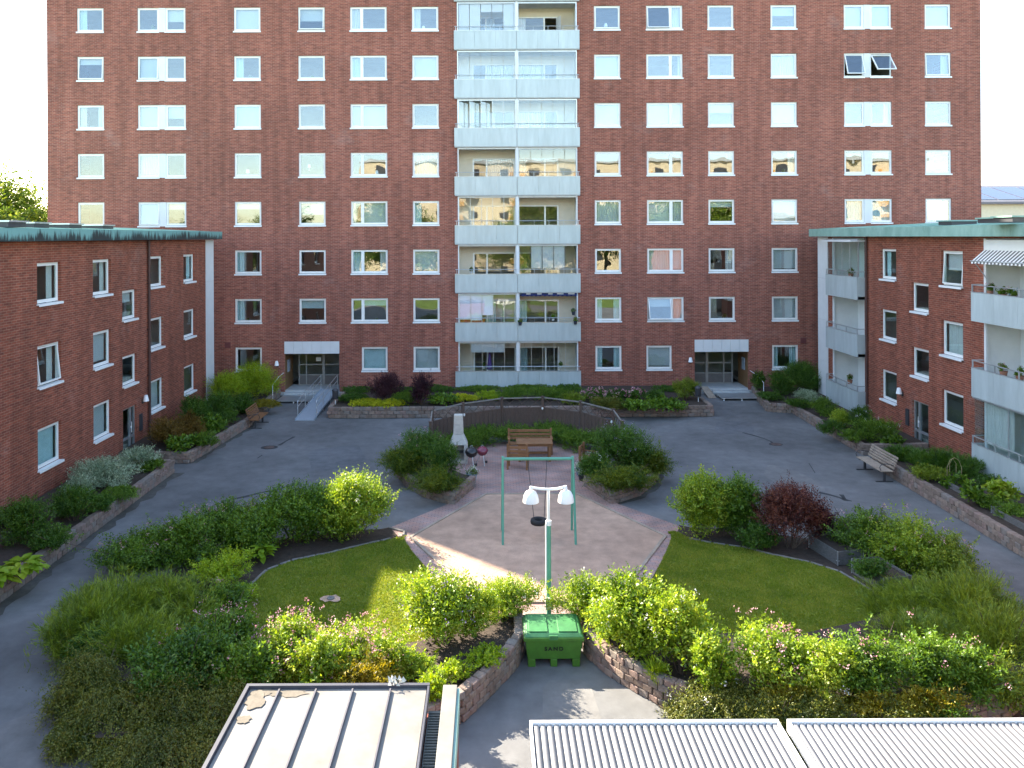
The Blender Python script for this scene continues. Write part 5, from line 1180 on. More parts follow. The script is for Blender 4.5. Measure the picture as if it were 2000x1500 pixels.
shrub('small yellow-green plant on the left retaining wall', 895, 1345, 1290, 70, 'fine', 'lime', zb=.42, group=GL)
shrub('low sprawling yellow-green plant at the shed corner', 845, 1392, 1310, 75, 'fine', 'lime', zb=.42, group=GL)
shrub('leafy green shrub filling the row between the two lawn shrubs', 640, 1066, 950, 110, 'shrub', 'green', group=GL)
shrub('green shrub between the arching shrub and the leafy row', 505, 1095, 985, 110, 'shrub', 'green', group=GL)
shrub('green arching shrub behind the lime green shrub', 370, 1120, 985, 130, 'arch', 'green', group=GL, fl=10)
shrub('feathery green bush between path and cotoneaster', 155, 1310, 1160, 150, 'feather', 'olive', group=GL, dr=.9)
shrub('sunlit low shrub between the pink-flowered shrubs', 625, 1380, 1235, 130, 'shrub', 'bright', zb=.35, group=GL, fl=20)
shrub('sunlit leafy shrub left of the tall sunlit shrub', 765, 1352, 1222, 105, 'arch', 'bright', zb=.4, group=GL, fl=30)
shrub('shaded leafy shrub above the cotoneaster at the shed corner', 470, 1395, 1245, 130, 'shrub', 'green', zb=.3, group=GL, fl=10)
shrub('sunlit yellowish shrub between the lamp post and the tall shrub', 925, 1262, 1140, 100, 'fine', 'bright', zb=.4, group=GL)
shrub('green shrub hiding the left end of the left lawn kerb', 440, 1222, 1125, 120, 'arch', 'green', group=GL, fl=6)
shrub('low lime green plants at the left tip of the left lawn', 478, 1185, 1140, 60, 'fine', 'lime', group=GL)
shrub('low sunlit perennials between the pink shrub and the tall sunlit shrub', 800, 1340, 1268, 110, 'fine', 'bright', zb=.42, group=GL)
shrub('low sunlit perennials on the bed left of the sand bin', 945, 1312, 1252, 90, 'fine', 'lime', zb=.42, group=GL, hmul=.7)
CG = 'dark cotoneaster mounds on the lower left bank'
for lab, x, yb, yt, wpx in (('dark cotoneaster mound at the outermost left of the bank', 170, 1420, 1255, 170), ('dark weeping cotoneaster at the lower left path corner', 235, 1485, 1320, 230), ('dark weeping cotoneaster in the middle of the lower left bank', 345, 1500, 1310, 230), ('dark weeping cotoneaster touching the shed roof edge', 440, 1480, 1320, 170), ('dark cotoneaster spilling out of the bottom edge', 300, 1560, 1400, 260), ('dark cotoneaster hiding the bank left of the shed roof corner', 420, 1540, 1400, 200), ('dark cotoneaster hanging over the path at the lower left', 170, 1490, 1370, 170), ('dark cotoneaster behind the lowest weeping mounds', 330, 1440, 1290, 200)):
    shrub(lab, x, yb, yt, wpx, 'weep', 'grey', zb=.05, group=CG, dr=.9)
shrub('dark evergreen groundcover between cotoneaster and feathery bushes', 180, 1330, 1215, 130, 'mound', 'dark', group=GL)
# right half of the garden
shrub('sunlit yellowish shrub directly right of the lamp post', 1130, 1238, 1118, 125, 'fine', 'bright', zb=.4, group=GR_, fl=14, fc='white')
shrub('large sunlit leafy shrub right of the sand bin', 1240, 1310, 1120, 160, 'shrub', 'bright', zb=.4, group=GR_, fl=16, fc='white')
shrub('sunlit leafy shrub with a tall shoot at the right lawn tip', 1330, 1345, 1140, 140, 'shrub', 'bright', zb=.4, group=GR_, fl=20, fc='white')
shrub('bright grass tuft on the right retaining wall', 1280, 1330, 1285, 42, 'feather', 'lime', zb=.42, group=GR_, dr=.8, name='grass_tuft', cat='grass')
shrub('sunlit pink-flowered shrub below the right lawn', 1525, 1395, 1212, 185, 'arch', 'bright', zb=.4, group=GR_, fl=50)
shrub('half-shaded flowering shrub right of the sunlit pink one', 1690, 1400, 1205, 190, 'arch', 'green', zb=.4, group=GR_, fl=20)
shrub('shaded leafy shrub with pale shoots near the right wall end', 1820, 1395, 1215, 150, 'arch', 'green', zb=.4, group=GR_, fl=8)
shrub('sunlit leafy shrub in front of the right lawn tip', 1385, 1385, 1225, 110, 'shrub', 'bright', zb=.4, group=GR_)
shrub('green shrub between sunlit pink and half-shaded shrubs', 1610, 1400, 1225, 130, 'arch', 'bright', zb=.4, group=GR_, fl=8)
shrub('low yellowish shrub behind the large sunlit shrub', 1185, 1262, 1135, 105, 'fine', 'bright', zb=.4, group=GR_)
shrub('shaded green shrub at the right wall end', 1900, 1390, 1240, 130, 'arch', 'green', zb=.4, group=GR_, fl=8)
shrub('upright green shrub between the two upright right shrubs', 1408, 1058, 935, 80, 'shrub', 'green', group=GR_)
shrub('grey-green cotoneaster mound spilling over the right retaining wall', 1400, 1412, 1312, 230, 'weep', 'grey', zb=.02, group=GR_, fl=18, fc='white', Y=13.45, dr=.75)
shrub('grey-green cotoneaster left of the gap between the corrugated roofs', 1500, 1412, 1335, 150, 'weep', 'grey', zb=.02, group=GR_, Y=13.1, dr=.7)
shrub('olive cotoneaster in front of the right wall, below the long golden shoot', 1740, 1412, 1350, 170, 'weep', 'grey', zb=.02, group=GR_, Y=12.9, dr=.7)
shrub('dark green cotoneaster in front of the right wall near its sunlit end', 1850, 1412, 1345, 160, 'weep', 'dark', zb=.02, group=GR_, Y=13.1, dr=.6)
shrub('grey-green cotoneaster behind the bottom right roof', 1610, 1425, 1335, 200, 'weep', 'grey', zb=.02, group=GR_, fl=12, fc='white', Y=12.9, dr=.7)
shrub('sunlit golden juniper below the right pink shrub', 1540, 1405, 1322, 130, 'juniper', 'gold', zb=.4, group=GR_, dr=.7)
shrub('golden juniper with one long shoot left of the wall end', 1720, 1430, 1340, 130, 'juniper', 'gold', zb=.4, group=GR_, dr=.7)
shrub('golden juniper with upright shoot near the bottom right', 1830, 1425, 1335, 120, 'juniper', 'gold', zb=.4, group=GR_, dr=.6)
shrub('olive-gold juniper at the right image edge', 1950, 1400, 1280, 140, 'juniper', 'olive', zb=.3, group=GR_, dr=.8)
shrub('feathery green bush by the planter box at the right lawn', 1790, 1225, 1130, 190, 'feather', 'olive', group=GR_, dr=.8)
shrub('large feathery green bush at the right path', 1890, 1260, 1095, 230, 'feather', 'olive', group=GR_, dr=.8)
shrub('feathery green bush against the right image edge', 1960, 1340, 1170, 220, 'feather', 'olive', group=GR_, dr=.8)
shrub('feathery green bush above the shaded flowering shrub', 1800, 1300, 1180, 200, 'feather', 'olive', group=GR_, dr=.7)
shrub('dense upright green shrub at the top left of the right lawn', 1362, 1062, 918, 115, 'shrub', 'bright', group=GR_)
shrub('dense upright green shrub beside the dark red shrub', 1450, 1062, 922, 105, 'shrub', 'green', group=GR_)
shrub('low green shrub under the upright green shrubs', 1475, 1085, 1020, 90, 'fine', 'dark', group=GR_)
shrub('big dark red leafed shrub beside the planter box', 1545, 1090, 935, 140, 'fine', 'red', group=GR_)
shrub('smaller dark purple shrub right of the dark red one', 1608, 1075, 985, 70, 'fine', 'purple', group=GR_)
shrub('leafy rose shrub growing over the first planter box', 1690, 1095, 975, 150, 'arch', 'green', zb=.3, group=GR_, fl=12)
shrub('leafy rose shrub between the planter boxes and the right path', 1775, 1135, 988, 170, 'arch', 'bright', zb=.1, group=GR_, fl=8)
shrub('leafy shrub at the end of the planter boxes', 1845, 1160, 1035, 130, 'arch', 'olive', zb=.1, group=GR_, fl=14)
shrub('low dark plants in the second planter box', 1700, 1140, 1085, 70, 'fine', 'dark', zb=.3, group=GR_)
# seating circle planters
shrub('dark rose bush on the left seating planter', 835, 925, 832, 115, 'fine', 'dark', zb=.38, group=GF, fl=25)
shrub('dark green shrub at the inner side of the left seating planter', 868, 950, 862, 70, 'fine', 'dark', zb=.38, group=GF)
shrub('spreading juniper at the outer edge of the left seating planter', 785, 935, 868, 95, 'juniper', 'juni', zb=.36, group=GF)
shrub('spreading juniper at the front tip of the left seating planter', 848, 972, 912, 120, 'juniper', 'juni', zb=.36, group=GF, dr=.7)
shrub('dark rose bush on the right seating planter', 1215, 930, 822, 130, 'fine', 'dark', zb=.38, group=GF, fl=40, fc='lilac')
shrub('green shrub at the inner side of the right seating planter', 1165, 945, 880, 70, 'fine', 'dark', zb=.38, group=GF, fl=8, fc='white')
shrub('spreading juniper at the outer edge of the right seating planter', 1265, 930, 865, 95, 'juniper', 'juni', zb=.36, group=GF)
shrub('spreading juniper at the front tip of the right seating planter', 1205, 968, 905, 130, 'juniper', 'juni', zb=.36, group=GF, dr=.7)
for i, (lab, a) in enumerate((('low green hedge plant at the left end inside the fence', 150), ('low green hedge plant left of centre inside the fence', 122), ('low green hedge plant in the middle inside the fence', 97), ('low green hedge plant right of centre inside the fence', 72), ('low green hedge plant behind the garden bench end', 47), ('low green hedge plant at the right end inside the fence', 25))):
    SEED[0] += 1; cx, cy = CX + 2.85 * math.cos(R(a)), 31.0 + 2.55 * math.sin(R(a)); t = thing('hedge_plant', lab, 'hedge', (cx, cy, .03), R(a + 90), 'low hedge inside the fence')
    V, Q, tip, _ = crown(2.3, 1.9, .95, 'fine', SEED[0], 9000); ob('foliage', mesh_np('foliage', V, Q, PAL['green']), t)
# corner planter left
shrub('yellow-green rounded shrub left of the left entrance', 500, 782, 706, 100, 'fine', 'lime', zb=.38, group=GF)
shrub('lime green shrub in the left corner against the white strip', 440, 790, 722, 85, 'fine', 'lime', zb=.38, group=GF, Y=39.5)
shrub('dark green shrub in front of the lime corner shrubs', 425, 828, 768, 75, 'fine', 'dark', zb=.38, group=GF)
shrub('dark green shrub below the lower wing window', 380, 838, 772, 70, 'fine', 'dark', zb=.38, group=GF)
shrub('bronze leaved shrub beside the left wing door', 325, 875, 812, 80, 'fine', 'brown', zb=.38, group=GF)
shrub('bronze-green shrub right of the bronze shrub', 372, 862, 800, 60, 'fine', 'brown', zb=.38, group=GF)
shrub('green perennial at the corner of the left corner planter', 350, 888, 850, 60, 'big', 'green', zb=.38, group=GF)
shrub('green perennial behind the left bench', 415, 850, 808, 60, 'big', 'green', zb=.38, group=GF)
shrub('yellow flowering groundcover beside the left entrance', 520, 800, 778, 60, 'mound', 'gold', zb=.38, group=GF)
shrub('dark shrub under the yellow-green entrance shrub', 470, 812, 765, 60, 'fine', 'dark', zb=.38, group=GF)
# left wing planter
shrub('grey variegated dogwood nearest the left wing door', 270, 918, 872, 85, 'fine', 'silver', zb=.42, group=GF, Y=28.0)
shrub('broad grey variegated dogwood under the second ground-floor window', 205, 965, 892, 120, 'fine', 'silver', zb=.42, group=GF)
shrub('low grey variegated dogwood left of the broad one', 155, 985, 925, 70, 'fine', 'silver', zb=.42, group=GF)
shrub('dark green shrub under the first ground-floor window', 145, 1030, 942, 95, 'fine', 'dark', zb=.42, group=GF)
shrub('dark green shrub at the left image edge above the big-leaved plant', 60, 1075, 965, 100, 'fine', 'dark', zb=.42, group=GF)
shrub('low green groundcover along the left planter wall', 235, 985, 945, 80, 'mound', 'green', zb=.42, group=GF)
# facade planter
for lab, x, yb, yt, wp, st, pl, kw in (
 ('burgundy maple shrub under the left ground-floor window', 757, 792, 724, 62, 'fine', 'purple', {}),
 ('burgundy maple shrub left of the balcony stack', 822, 795, 727, 46, 'fine', 'purple', {}),
 ('yellow-green clipped plants at the left end of the facade planter', 712, 798, 779, 75, 'fine', 'yellow', {}),
 ('yellow-green clipped plants beside the first yellow clump', 765, 798, 780, 60, 'fine', 'yellow', {}),
 ('green shrub at the ramp end of the facade planter', 690, 790, 766, 60, 'fine', 'dark', {}),
 ('green mound below the left burgundy maple', 790, 795, 765, 60, 'fine', 'green', {}),
 ('green perennials right of the second burgundy maple', 865, 795, 768, 60, 'big', 'green', {}),
 ('yellow-green perennials behind the left fence corner', 905, 788, 770, 60, 'fine', 'yellow', {}),
 ('yellow-green perennials behind the fence', 955, 784, 762, 50, 'fine', 'lime', {}),
 ('green perennials below the left balconies', 1000, 785, 758, 70, 'fine', 'green', {}),
 ('green perennials below the right balconies', 1070, 785, 757, 80, 'fine', 'green', {}),
 ('green plants behind the right fence end', 1120, 792, 764, 60, 'fine', 'olive', {}),
 ('pink peonies left clump against the facade', 1165, 786, 757, 56, 'fine', 'dark', dict(fl=34, fs=.085)),
 ('pink peonies middle clump against the facade', 1205, 786, 759, 50, 'fine', 'dark', dict(fl=34, fs=.085)),
 ('pink peonies right clump against the facade', 1245, 786, 759, 50, 'fine', 'dark', dict(fl=34, fs=.085)),
 ('grey-green lavender in front of the peonies', 1190, 803, 775, 66, 'feather', 'grey', {}),
 ('dark rounded shrub right of the peonies', 1283, 792, 759, 44, 'fine', 'dark', {}),
 ('green perennials at the right end of the facade planter', 1300, 803, 778, 80, 'big', 'green', {}),
 ('reddish-green shrub left of the right entrance', 1338, 785, 738, 48, 'fine', 'olive', {}),
 ('low green plants in front of the lavender', 1240, 805, 782, 60, 'big', 'green', {})):
    shrub(lab, x, yb, yt, wp, st, pl, zb=.46, group=GF, **kw)
for lab, x, yb, wp, pl in (('low green edging plants under the left ground-floor blind window', 700, 783, 70, 'dark'), ('low green plants between the two burgundy maples', 792, 783, 60, 'dark'), ('low green plants at the left foot of the balcony stack', 860, 782, 70, 'dark'), ('low green plants at the foot of the left balconies', 940, 780, 80, 'green'), ('low green plants at the foot of the right balconies', 1035, 780, 90, 'green'), ('low green plants at the right foot of the balcony stack', 1110, 780, 70, 'dark'), ('low green plants between the peonies and the reddish shrub', 1305, 780, 60, 'dark')):
    shrub(lab, x, yb, yb - 20, wp, 'fine', pl, zb=.46, group=GF, Y=D - 1.9)
# right corner planter
shrub('large dark shrub in the right corner before the wing', 1570, 770, 700, 95, 'fine', 'dark', zb=.38, group=GF)
shrub('dark shrub left of the large right corner shrub', 1525, 775, 722, 55, 'fine', 'dark', zb=.38, group=GF)
shrub('small cone-shaped conifer right of the right entrance', 1482, 768, 724, 30, 'fine', 'dark', zb=.38, group=GF, dr=1.0)
shrub('pale silver variegated shrub in the right corner planter', 1578, 792, 758, 58, 'fine', 'silver', zb=.38, group=GF)
shrub('green shrub right of the silver shrub', 1612, 815, 776, 55, 'fine', 'green', zb=.38, group=GF)
shrub('bright green shrub below the wing balconies', 1640, 840, 795, 50, 'fine', 'bright', zb=.38, group=GF)
shrub('dark perennial with pale blooms under the wing window', 1680, 845, 790, 50, 'fine', 'dark', zb=.38, group=GF, fl=14, fc='white')
shrub('green peony at the lower corner of the right corner planter', 1705, 868, 815, 80, 'fine', 'green', zb=.38, group=GF, fl=14, fc='white')
shrub('low dark groundcover beside the right entrance platform', 1505, 785, 762, 50, 'mound', 'dark', zb=.38, group=GF)
shrub('small green plant beside the right wing door', 1745, 872, 845, 36, 'big', 'green', zb=.38, group=GF)
# right wing planter
shrub('dark feathery lavender behind the slatted bench', 1770, 905, 868, 75, 'feather', 'dark', zb=.44, group=GF)
shrub('dark feathery lavender before the right wing door', 1830, 925, 872, 90, 'feather', 'dark', zb=.44, group=GF)
shrub('dark feathery grass beside the near balcony', 1880, 935, 888, 70, 'feather', 'dark', zb=.44, group=GF)
shrub('green plant with wire hoop support in the right planter', 1862, 955, 925, 40, 'big', 'green', zb=.44, group=GF)
shrub('leafy green potted plant in the right planter', 1897, 985, 938, 45, 'big', 'green', zb=.55, group=GF)
shrub('leafy plant in the right planter below the near balcony', 1955, 988, 936, 60, 'big', 'bright', zb=.55, group=GF)
shrub('low spreading plant at the right image edge of the planter', 1985, 1020, 985, 80, 'juniper', 'green', zb=.44, group=GF)
for lab, x, yb, yt, wp, pl in (('dark groundcover between the big hosta and the dark shrubs', 105, 1085, 1020, 90, 'dark'), ('dark groundcover below the grey dogwoods on the left planter', 185, 1010, 962, 80, 'dark'), ('dark groundcover at the corner of the left wing planter', 295, 925, 895, 60, 'green'), ('dark groundcover against the left wing wall', 30, 1040, 985, 90, 'dark')):
    shrub(lab, x, yb, yt, wp, 'fine', pl, zb=.42, group=GF)
for lab, x, yb, yt, wp, pl in (('green groundcover behind the left corner planter wall, lower part', 390, 878, 842, 60, 'green'), ('green groundcover behind the left corner planter wall, upper part', 440, 835, 800, 60, 'dark'), ('low green groundcover between silver shrub and right corner wall', 1560, 800, 778, 50, 'dark'), ('low green groundcover along the right corner planter wall', 1625, 850, 820, 50, 'dark'), ('low green groundcover at the lower right corner planter', 1665, 868, 838, 50, 'green')):
    shrub(lab, x, yb, yt, wp, 'fine', pl, zb=.38, group=GF)
for lab, x, yb, yt, wp, pl in (('low green groundcover behind the bench planter wall', 1810, 945, 905, 70, 'olive'), ('low green plants before the near balcony', 1925, 965, 925, 60, 'dark'), ('low green plants along the right planter wall', 1930, 1000, 965, 60, 'green')):
    shrub(lab, x, yb, yt, wp, 'fine', pl, zb=.44, group=GF)
# big-leaved hosta, each leaf its own piece
def leaf_blade(L_, W_):
    m = MB(); n = 6
    for i in range(n + 1):
        t_ = i / n; ww = W_ * math.sin(math.pi * min(1, t_ * .93 + .07)) ** .8 * .5; z = L_ * (.25 * t_ - .45 * t_ * t_); m.v += [(-ww, t_ * L_, z + .12 * ww), (0, t_ * L_, z - .02), (ww, t_ * L_, z + .12 * ww)]
    for i in range(n): a = 3 * i; m.f += [(a, a + 1, a + 4, a + 3), (a + 1, a + 2, a + 5, a + 4)]
    me = bpy.data.meshes.new('leaf'); me.from_pydata(m.v, [], m.f); me.materials.append(PAL['bright'])
    for p in me.polygons: p.use_smooth = True
    return me
LB = [leaf_blade(.34, .2), leaf_blade(.28, .17)]
for lab, c, n, rr_ in (('large hosta with broad yellow-green leaves at the left image edge', G(40, 1130, .42), 70, .5), ('hosta with broad pale leaves at the left lawn corner', G(512, 1098, .06), 34, .28), ('second broad-leaved hosta cut by the left image edge', G(-10, 1150, .42), 50, .4)):
    t = thing('hosta', lab, 'plant', tuple(c), 0, 'broad-leaved hostas'); r = random.Random(n)
    for i in range(n):
        a = r.uniform(0, 6.28); e = r.uniform(.0, 1.0); rad = rr_ * math.sqrt(r.random()) * .75; o = ob('leaf', LB[i % 2], t, (rad * math.cos(a), rad * math.sin(a), .14 + .34 * (1 - rad / rr_) + r.uniform(-.03, .05)))
        o.rotation_euler = (R(r.uniform(-25, 25)), R(r.uniform(-14, 14)), a - math.pi / 2); sc_ = r.uniform(.75, 1.15) * (1 if rr_ > .3 else .8); o.scale = (sc_, sc_, sc_)
    m = MB()
    for i in range(10): a = r.uniform(0, 6.28); m.tube([(0, 0, 0), (rr_ * .4 * math.cos(a), rr_ * .4 * math.sin(a), .3)], .008, 4, False)
    m.build('stalk', PAL['green'], t)
# pots
def flower_pot(label, p, rad, h, col, pal, fl, fc, ch):
    t = thing('flower_pot', label, 'flower pot', p); m = MB(); m.lathe([(0, 0), (rad * .72, 0), (rad, h), (rad * 1.06, h), (rad * 1.06, h - .04), (rad * .95, h - .04)][:4] + [(rad * .92, h), (rad * .9, h - .05), (0, h - .05)], 20)
    smooth_auto(m.build('pot', M('pot_%02d' % int(col[2] * 100), col, .5, .08), t)); SEED[0] += 1
    V, Q, tip, fo = crown(rad * 2.5, rad * 2.5, ch, 'fine', SEED[0], 700, fl=fl); ob('foliage', mesh_np('foliage', V, Q, PAL[pal]), t, (0, 0, h - .06))
    if fo: ob('blossom', mesh_np('blossom', *fo, FLOW[fc]), t, (0, 0, h - .06))
    return t
flower_pot('blue-grey flower pot with white flowers beside the left seating planter', tuple(G(921, 943, .034)), .21, .34, (.22, .30, .34), 'green', 30, 'white', .32)
flower_pot('black flower pot with pale plant beside the right seating planter', tuple(G(1140, 938, .034)), .22, .22, (.03, .03, .04), 'silver', 10, 'white', .4)
flower_pot('blue-grey pot with pale green plant right of the swing', tuple(G(1133, 928, .034)), .17, .26, (.2, .26, .36), 'silver', 6, 'white', .3)
for px, py, lab, fcx in ((1016, 632, 'flower pot hung on the balcony rail at the dividing post', 'pink'), (1124, 630, 'flower pot hung on the balcony rail at the right corner', 'pink'), (1120, 612, 'pink flower pot hanging above the balcony rail', 'lilac')):
    p = atY(px, py, D - .28); flower_pot(lab, (p.x, p.y, p.z - .1), .11, .2, (.03, .035, .05), 'green', 14, fcx, .26)
def bal_pot(px, py, Y, lab, pal='green'): p = atY(px, py, Y); return flower_pot(lab, (p.x, p.y, p.z), .13, .18, (.35, .16, .09), pal, 5, 'pink', .32)
XB_ = XR - .15
def onX(px, py, X): u, v = uv(px, py); k = X / u; return Vector((X, F * k, H - v * k))
for px, py, lab in ((1662, 537, 'brown hanging pot on the top far balcony rail of the right wing'), (1935, 572, 'potted plant on the top near balcony of the right wing, leftmost'), (1958, 578, 'potted plant on the top near balcony of the right wing, middle'), (1978, 582, 'potted plant on the top near balcony of the right wing, rightmost'), (1960, 729, 'potted plant on the middle near balcony, leftmost'), (1992, 738, 'potted plant on the middle near balcony, rightmost'), (1660, 745, 'big leafy pot on the lowest far balcony of the right wing')):
    p = onX(px, py, XR - .22); flower_pot(lab, (p.x, p.y, p.z - .12), .13, .2, (.30, .14, .09), 'green', 6, 'pink', .34)
p = onX(1980, 575, XR + .3); cr = thing('blue_plant_stand', 'small turquoise metal plant stand on the top near balcony', 'plant stand', (p.x, p.y, 6.02))
TQ = M('turquoise', (.03, .28, .33), .5)
for i in range(3):
    a = i * 2.1; m = MB(); m.tube([(.2 * math.cos(a), .2 * math.sin(a), 0), (.12 * math.cos(a), .12 * math.sin(a), 1.1)], .012, 6); m.build('leg', TQ, cr)
for z in (.35, .7, 1.05): m = MB(); m.lathe([(.0, z), (.18 - z * .05, z), (.18 - z * .05, z + .02), (0, z + .02)], 14); m.build('shelf', TQ, cr)
# parasol and lamps behind glass
p = atY(956, 716, D + .5); ps = thing('parasol', 'closed purple parasol on the lowest left balcony', 'parasol', (p.x, p.y, zpb(7) + .1)); m = MB(); m.tube([(0, 0, 0), (0, 0, 2.0)], .018, 8); m.build('pole', ALU, ps); m = MB(); m.lathe([(.0, 1.95), (.05, 1.85), (.12, 1.3), (.17, .95), (.13, .93), (0, .95)], 9); m.build('canopy', M('purple_cloth', (.09, .05, .2), .8, .15), ps)
for px, py, lab in ((484, 340, 'small white table lamp in a window of the left facade, outer column'), (604, 330, 'small white table lamp in a window of the left facade above the entrance'), (736, 342, 'small white table lamp in the window reflecting orange'), (827, 60, 'small white table lamp in the top window left of the balconies'), (1169, 715, 'small white table lamp in the ground-floor window right of the balconies'), (1183, 55, 'small pale box in the top window right of the balconies')):
    p = atY(px, py, D + .34); t = thing('table_lamp', lab, 'lamp', (p.x, p.y, p.z - .1)); m = MB(); m.lathe([(0, 0), (.06, .0), (.06, .02), (.015, .03), (.012, .18)], 12); m.build('lamp_base', WPAINT, t); m = MB(); m.lathe([(.11, .17), (.075, .36), (.07, .36), (.105, .17)], 16); m.build('lamp_shade', WPAINT, t)
for px, py, lab in ((485, 630, 'leafy plant on the sill of the window left of the left entrance, second row'), (610, 156, 'leafy plant in the window above the entrance, second from top row'), (735, 629, 'small plant in the wide window left of the balconies, lower row'), (1408, 150, 'small plant in the window above the right entrance, upper row'), (1530, 338, 'small plant in the right facade window, fourth row'), (300, 58, 'pale plant in the top double window at the left'), (490, 155, 'small plant in the outer left window, second row'), (1290, 245, 'small plant in the wide right window, third row'), (1180, 535, 'small plant in the window right of the balconies, sixth row'), (1415, 620, 'small plant in the window above the right canopy'), (945, 716, 'plant behind the glass of the lowest left balcony'), (1095, 714, 'tall plant behind the glass of the lowest right balcony'), (920, 530, 'plant standing on the open left balcony'), (1080, 622, 'plant on the balcony with navy awning')):
    p = atY(px, py, D + .34); flower_pot(lab, (p.x, p.y, p.z - .12), .09, .12, (.6, .58, .55), 'green', 4, 'white', .3)
# wire hoop
p = onX(1872, 905, 15.7); hp = MB(); 
hp.tube([(-.25, 0, 0), (-.25, 0, .6), (-.15, 0, .85), (0, 0, .93), (.15, 0, .85), (.25, 0, .6), (.25, 0, 0)], .008, 6); hp.tube([(-.1, .1, 0), (-.1, .1, .7), (0, .1, .88), (.12, .1, .7), (.12, .1, 0)], .008, 6)
tag(hp.build('wire_hoop', M('cane', (.35, .27, .14), .7), loc=(15.9, 26.3, .42)), 'thin tan hoop plant support in the right wing planter', 'plant support')

# ================================================================== TREES AND BUILDINGS AROUND
def tree_mesh(seed, hgt, cw, n):
    V, Q, tip, _ = crown(cw, cw, hgt * .8, 'tree', seed, n, low=-.9); V[:, 2] += hgt * .2
    m = MB(); r = random.Random(seed); m.tube([(0, 0, 0), (.1, 0, hgt * .3), (0, .1, hgt * .7)], [hgt * .022, hgt * .018, hgt * .006], 8)
    for i in range(10):
        p = Vector(tip[r.randrange(len(tip))]) + Vector((0, 0, hgt * .2)); z = hgt * r.uniform(.25, .5); m.tube([(.06, 0, z), Vector((0, 0, z)).lerp(p, .5) + Vector((0, 0, .3)), p], [hgt * .009, hgt * .005, .01], 5, False)
    tm = bpy.data.meshes.new('trunk'); tm.from_pydata(m.v, [], m.f); tm.materials.append(BARK)
    return mesh_np('crown', V, Q, PAL['tree']), tm
def tree(label, loc, meshes, sc=1.0, rz=0.0, group='trees around the houses'):
    t = thing('leafy_tree', label, 'tree', loc, rz, group); ob('crown', meshes[0], t); ob('trunk', meshes[1], t); t.scale = (sc, sc, sc); return t
T1, T2 = tree_mesh(11, 15, 11, 30000), tree_mesh(12, 13, 10, 24000)
tree('sunlit leafy tree behind the left wing roof at the left image edge', (-40.5, 62, 0), T1, 1.02, .3)
tree('leafy tree filling the gap between left edge and tall block', (-36.5, 60, 0), T2, .97, 2.3)
tree('lower leafy tree behind the left wing roof nearer the tall block', (-37, 66, 0), T2, .98, 1.3)
fld = poly_sheet('grass_field', [(-90, -70), (110, -70), (110, -9), (-90, -9)], .01, M('field_grass', (.10, .15, .02), .9, .2, .6, big=.15))
for i, (x, y, s, k) in enumerate(((-34, -38, .9, 0), (-22, -33, .85, 1), (-11, -40, .8, 0), (2, -36, .85, 1), (14, -39, .95, 0), (27, -34, .95, 1), (40, -40, 1.0, 0), (54, -37, 1.0, 1), (-48, -40, 1.0, 1), (8, -30, .95, 0), (-17, -42, 1.1, 0), (33, -42, 1.15, 1), (47, -33, 1.0, 0), (20, -43, 1.15, 1))):
    tree(('tree reflected in the lower facade windows, number %d from the left' % (i + 1)).replace('number %d from the left' % (i + 1), ['in the left third', 'left of the entrance', 'left of the balconies', 'beside the balconies', 'right of the balconies', 'above the right entrance', 'in the right third', 'at the far right', 'at the far left', 'nearest behind the viewpoint', 'tall, left of the balconies', 'tall, above the right entrance', 'near, in the right third', 'tall, right of the balconies'][i]), (x, y, 0), (T1, T2)[k], s * 1.12, i * 1.1, 'trees across the lawn behind the viewpoint')
far = thing('far_apartment_block', 'tan and orange apartment block mirrored in the upper windows', 'building', (30, -62, 0))
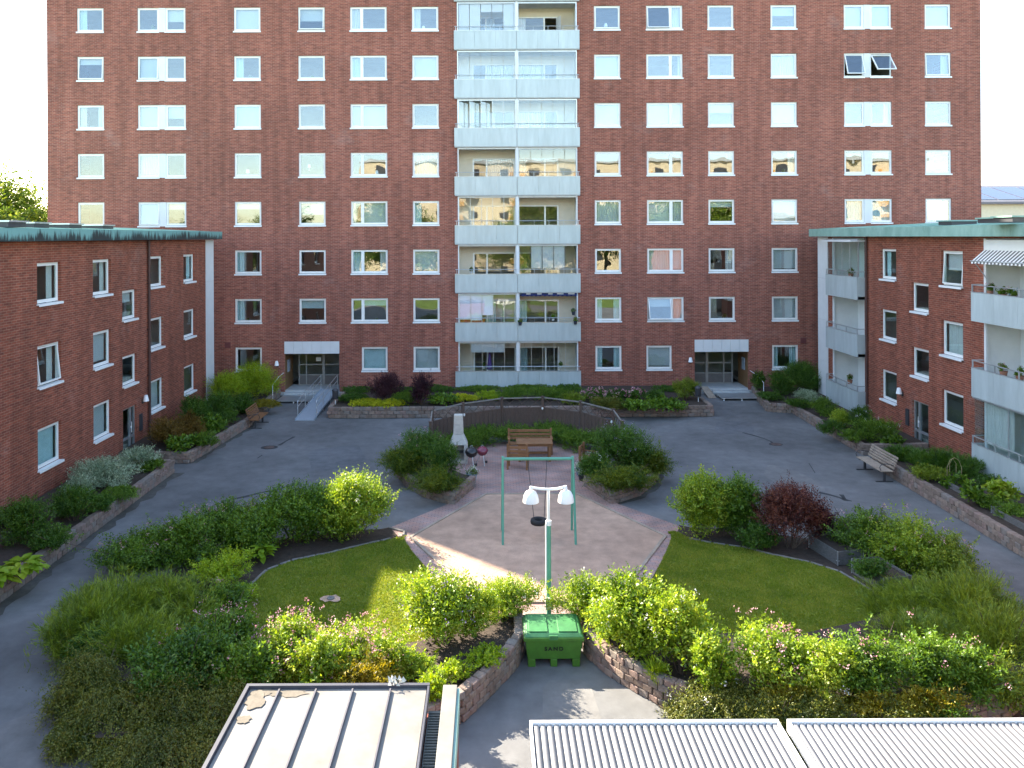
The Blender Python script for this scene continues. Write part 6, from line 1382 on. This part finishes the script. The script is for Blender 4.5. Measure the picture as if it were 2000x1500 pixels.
TAN = M('tan_render', (.62, .50, .34), .8, .06); ORN = M('orange_panel', (.60, .30, .07), .7, .08)
m = MB(); m.box(-55, 55, -12, 0, 0, 23.5); m.build('wall', TAN, far)
m = MB(); m.box(-55.5, 55.5, -12.5, .5, 23.5, 24.0); m.build('roof', SLAB, far)
for f in range(8):
    for i in range(18):
        x = -52 + i * 6; z = .8 + f * 2.8
        m = MB(); m.box(x, x + 1.8, .004, .05, z + .5, z + 1.9); m.build('window', DARKF, far)
        if i % 2 == 0: m = MB(); m.box(x + 2.2, x + 5.2, .0, 1.2, z, z + 1.0); m.build('balcony', ORN, far)
nb = thing('neighbour_block', 'pale neighbouring house with solar roof at the right image edge', 'building', (62, 82, 0))
zt_ = 12.2
m = MB(); m.box(-14, 20, 0, 14, 0, zt_ - 2.6); m.build('wall', M('nb_brick', (.36, .17, .10), .85, .1), nb)
m = MB(); m.box(-14.05, 20.05, -.05, 14.05, zt_ - 2.6, zt_); m.build('eaves_wall', M('nb_cream', (.62, .58, .42), .8, .06), nb)
m = MB(); m.v = [(-14.6, -.8, zt_ + .0), (20.6, -.8, zt_ + .0), (20.6, 7, zt_ + 2.2), (-14.6, 7, zt_ + 2.2), (-14.6, -.8, zt_ + .25), (20.6, -.8, zt_ + .25), (20.6, 7, zt_ + 2.45), (-14.6, 7, zt_ + 2.45), (-14.6, 14.8, zt_), (20.6, 14.8, zt_)]; m.f = [(0, 1, 5, 4), (4, 5, 6, 7), (0, 4, 7, 3), (1, 2, 6, 5), (7, 6, 9, 8)]
rf2 = m.build('roof', M('nb_roof', (.16, .15, .16), .6, .1), nb)
for i in range(11):
    m = MB(); TT = lambda a, b, c: (a, -.6 + b, zt_ + .31 + (b) * .282 + c); m.box(-13.6 + i * 3, -10.8 + i * 3, .5, 6.4, 0, .06, TT); m.build('solar_panel', M('solar', (.05, .05, .08), .2, .1), rf2)
for i in range(8):
    m = MB(); x = -12.5 + i * 4; m.box(x, x + 1.7, -.03, .0, zt_ - 4.4, zt_ - 2.9); m.build('window', WHITE, nb)
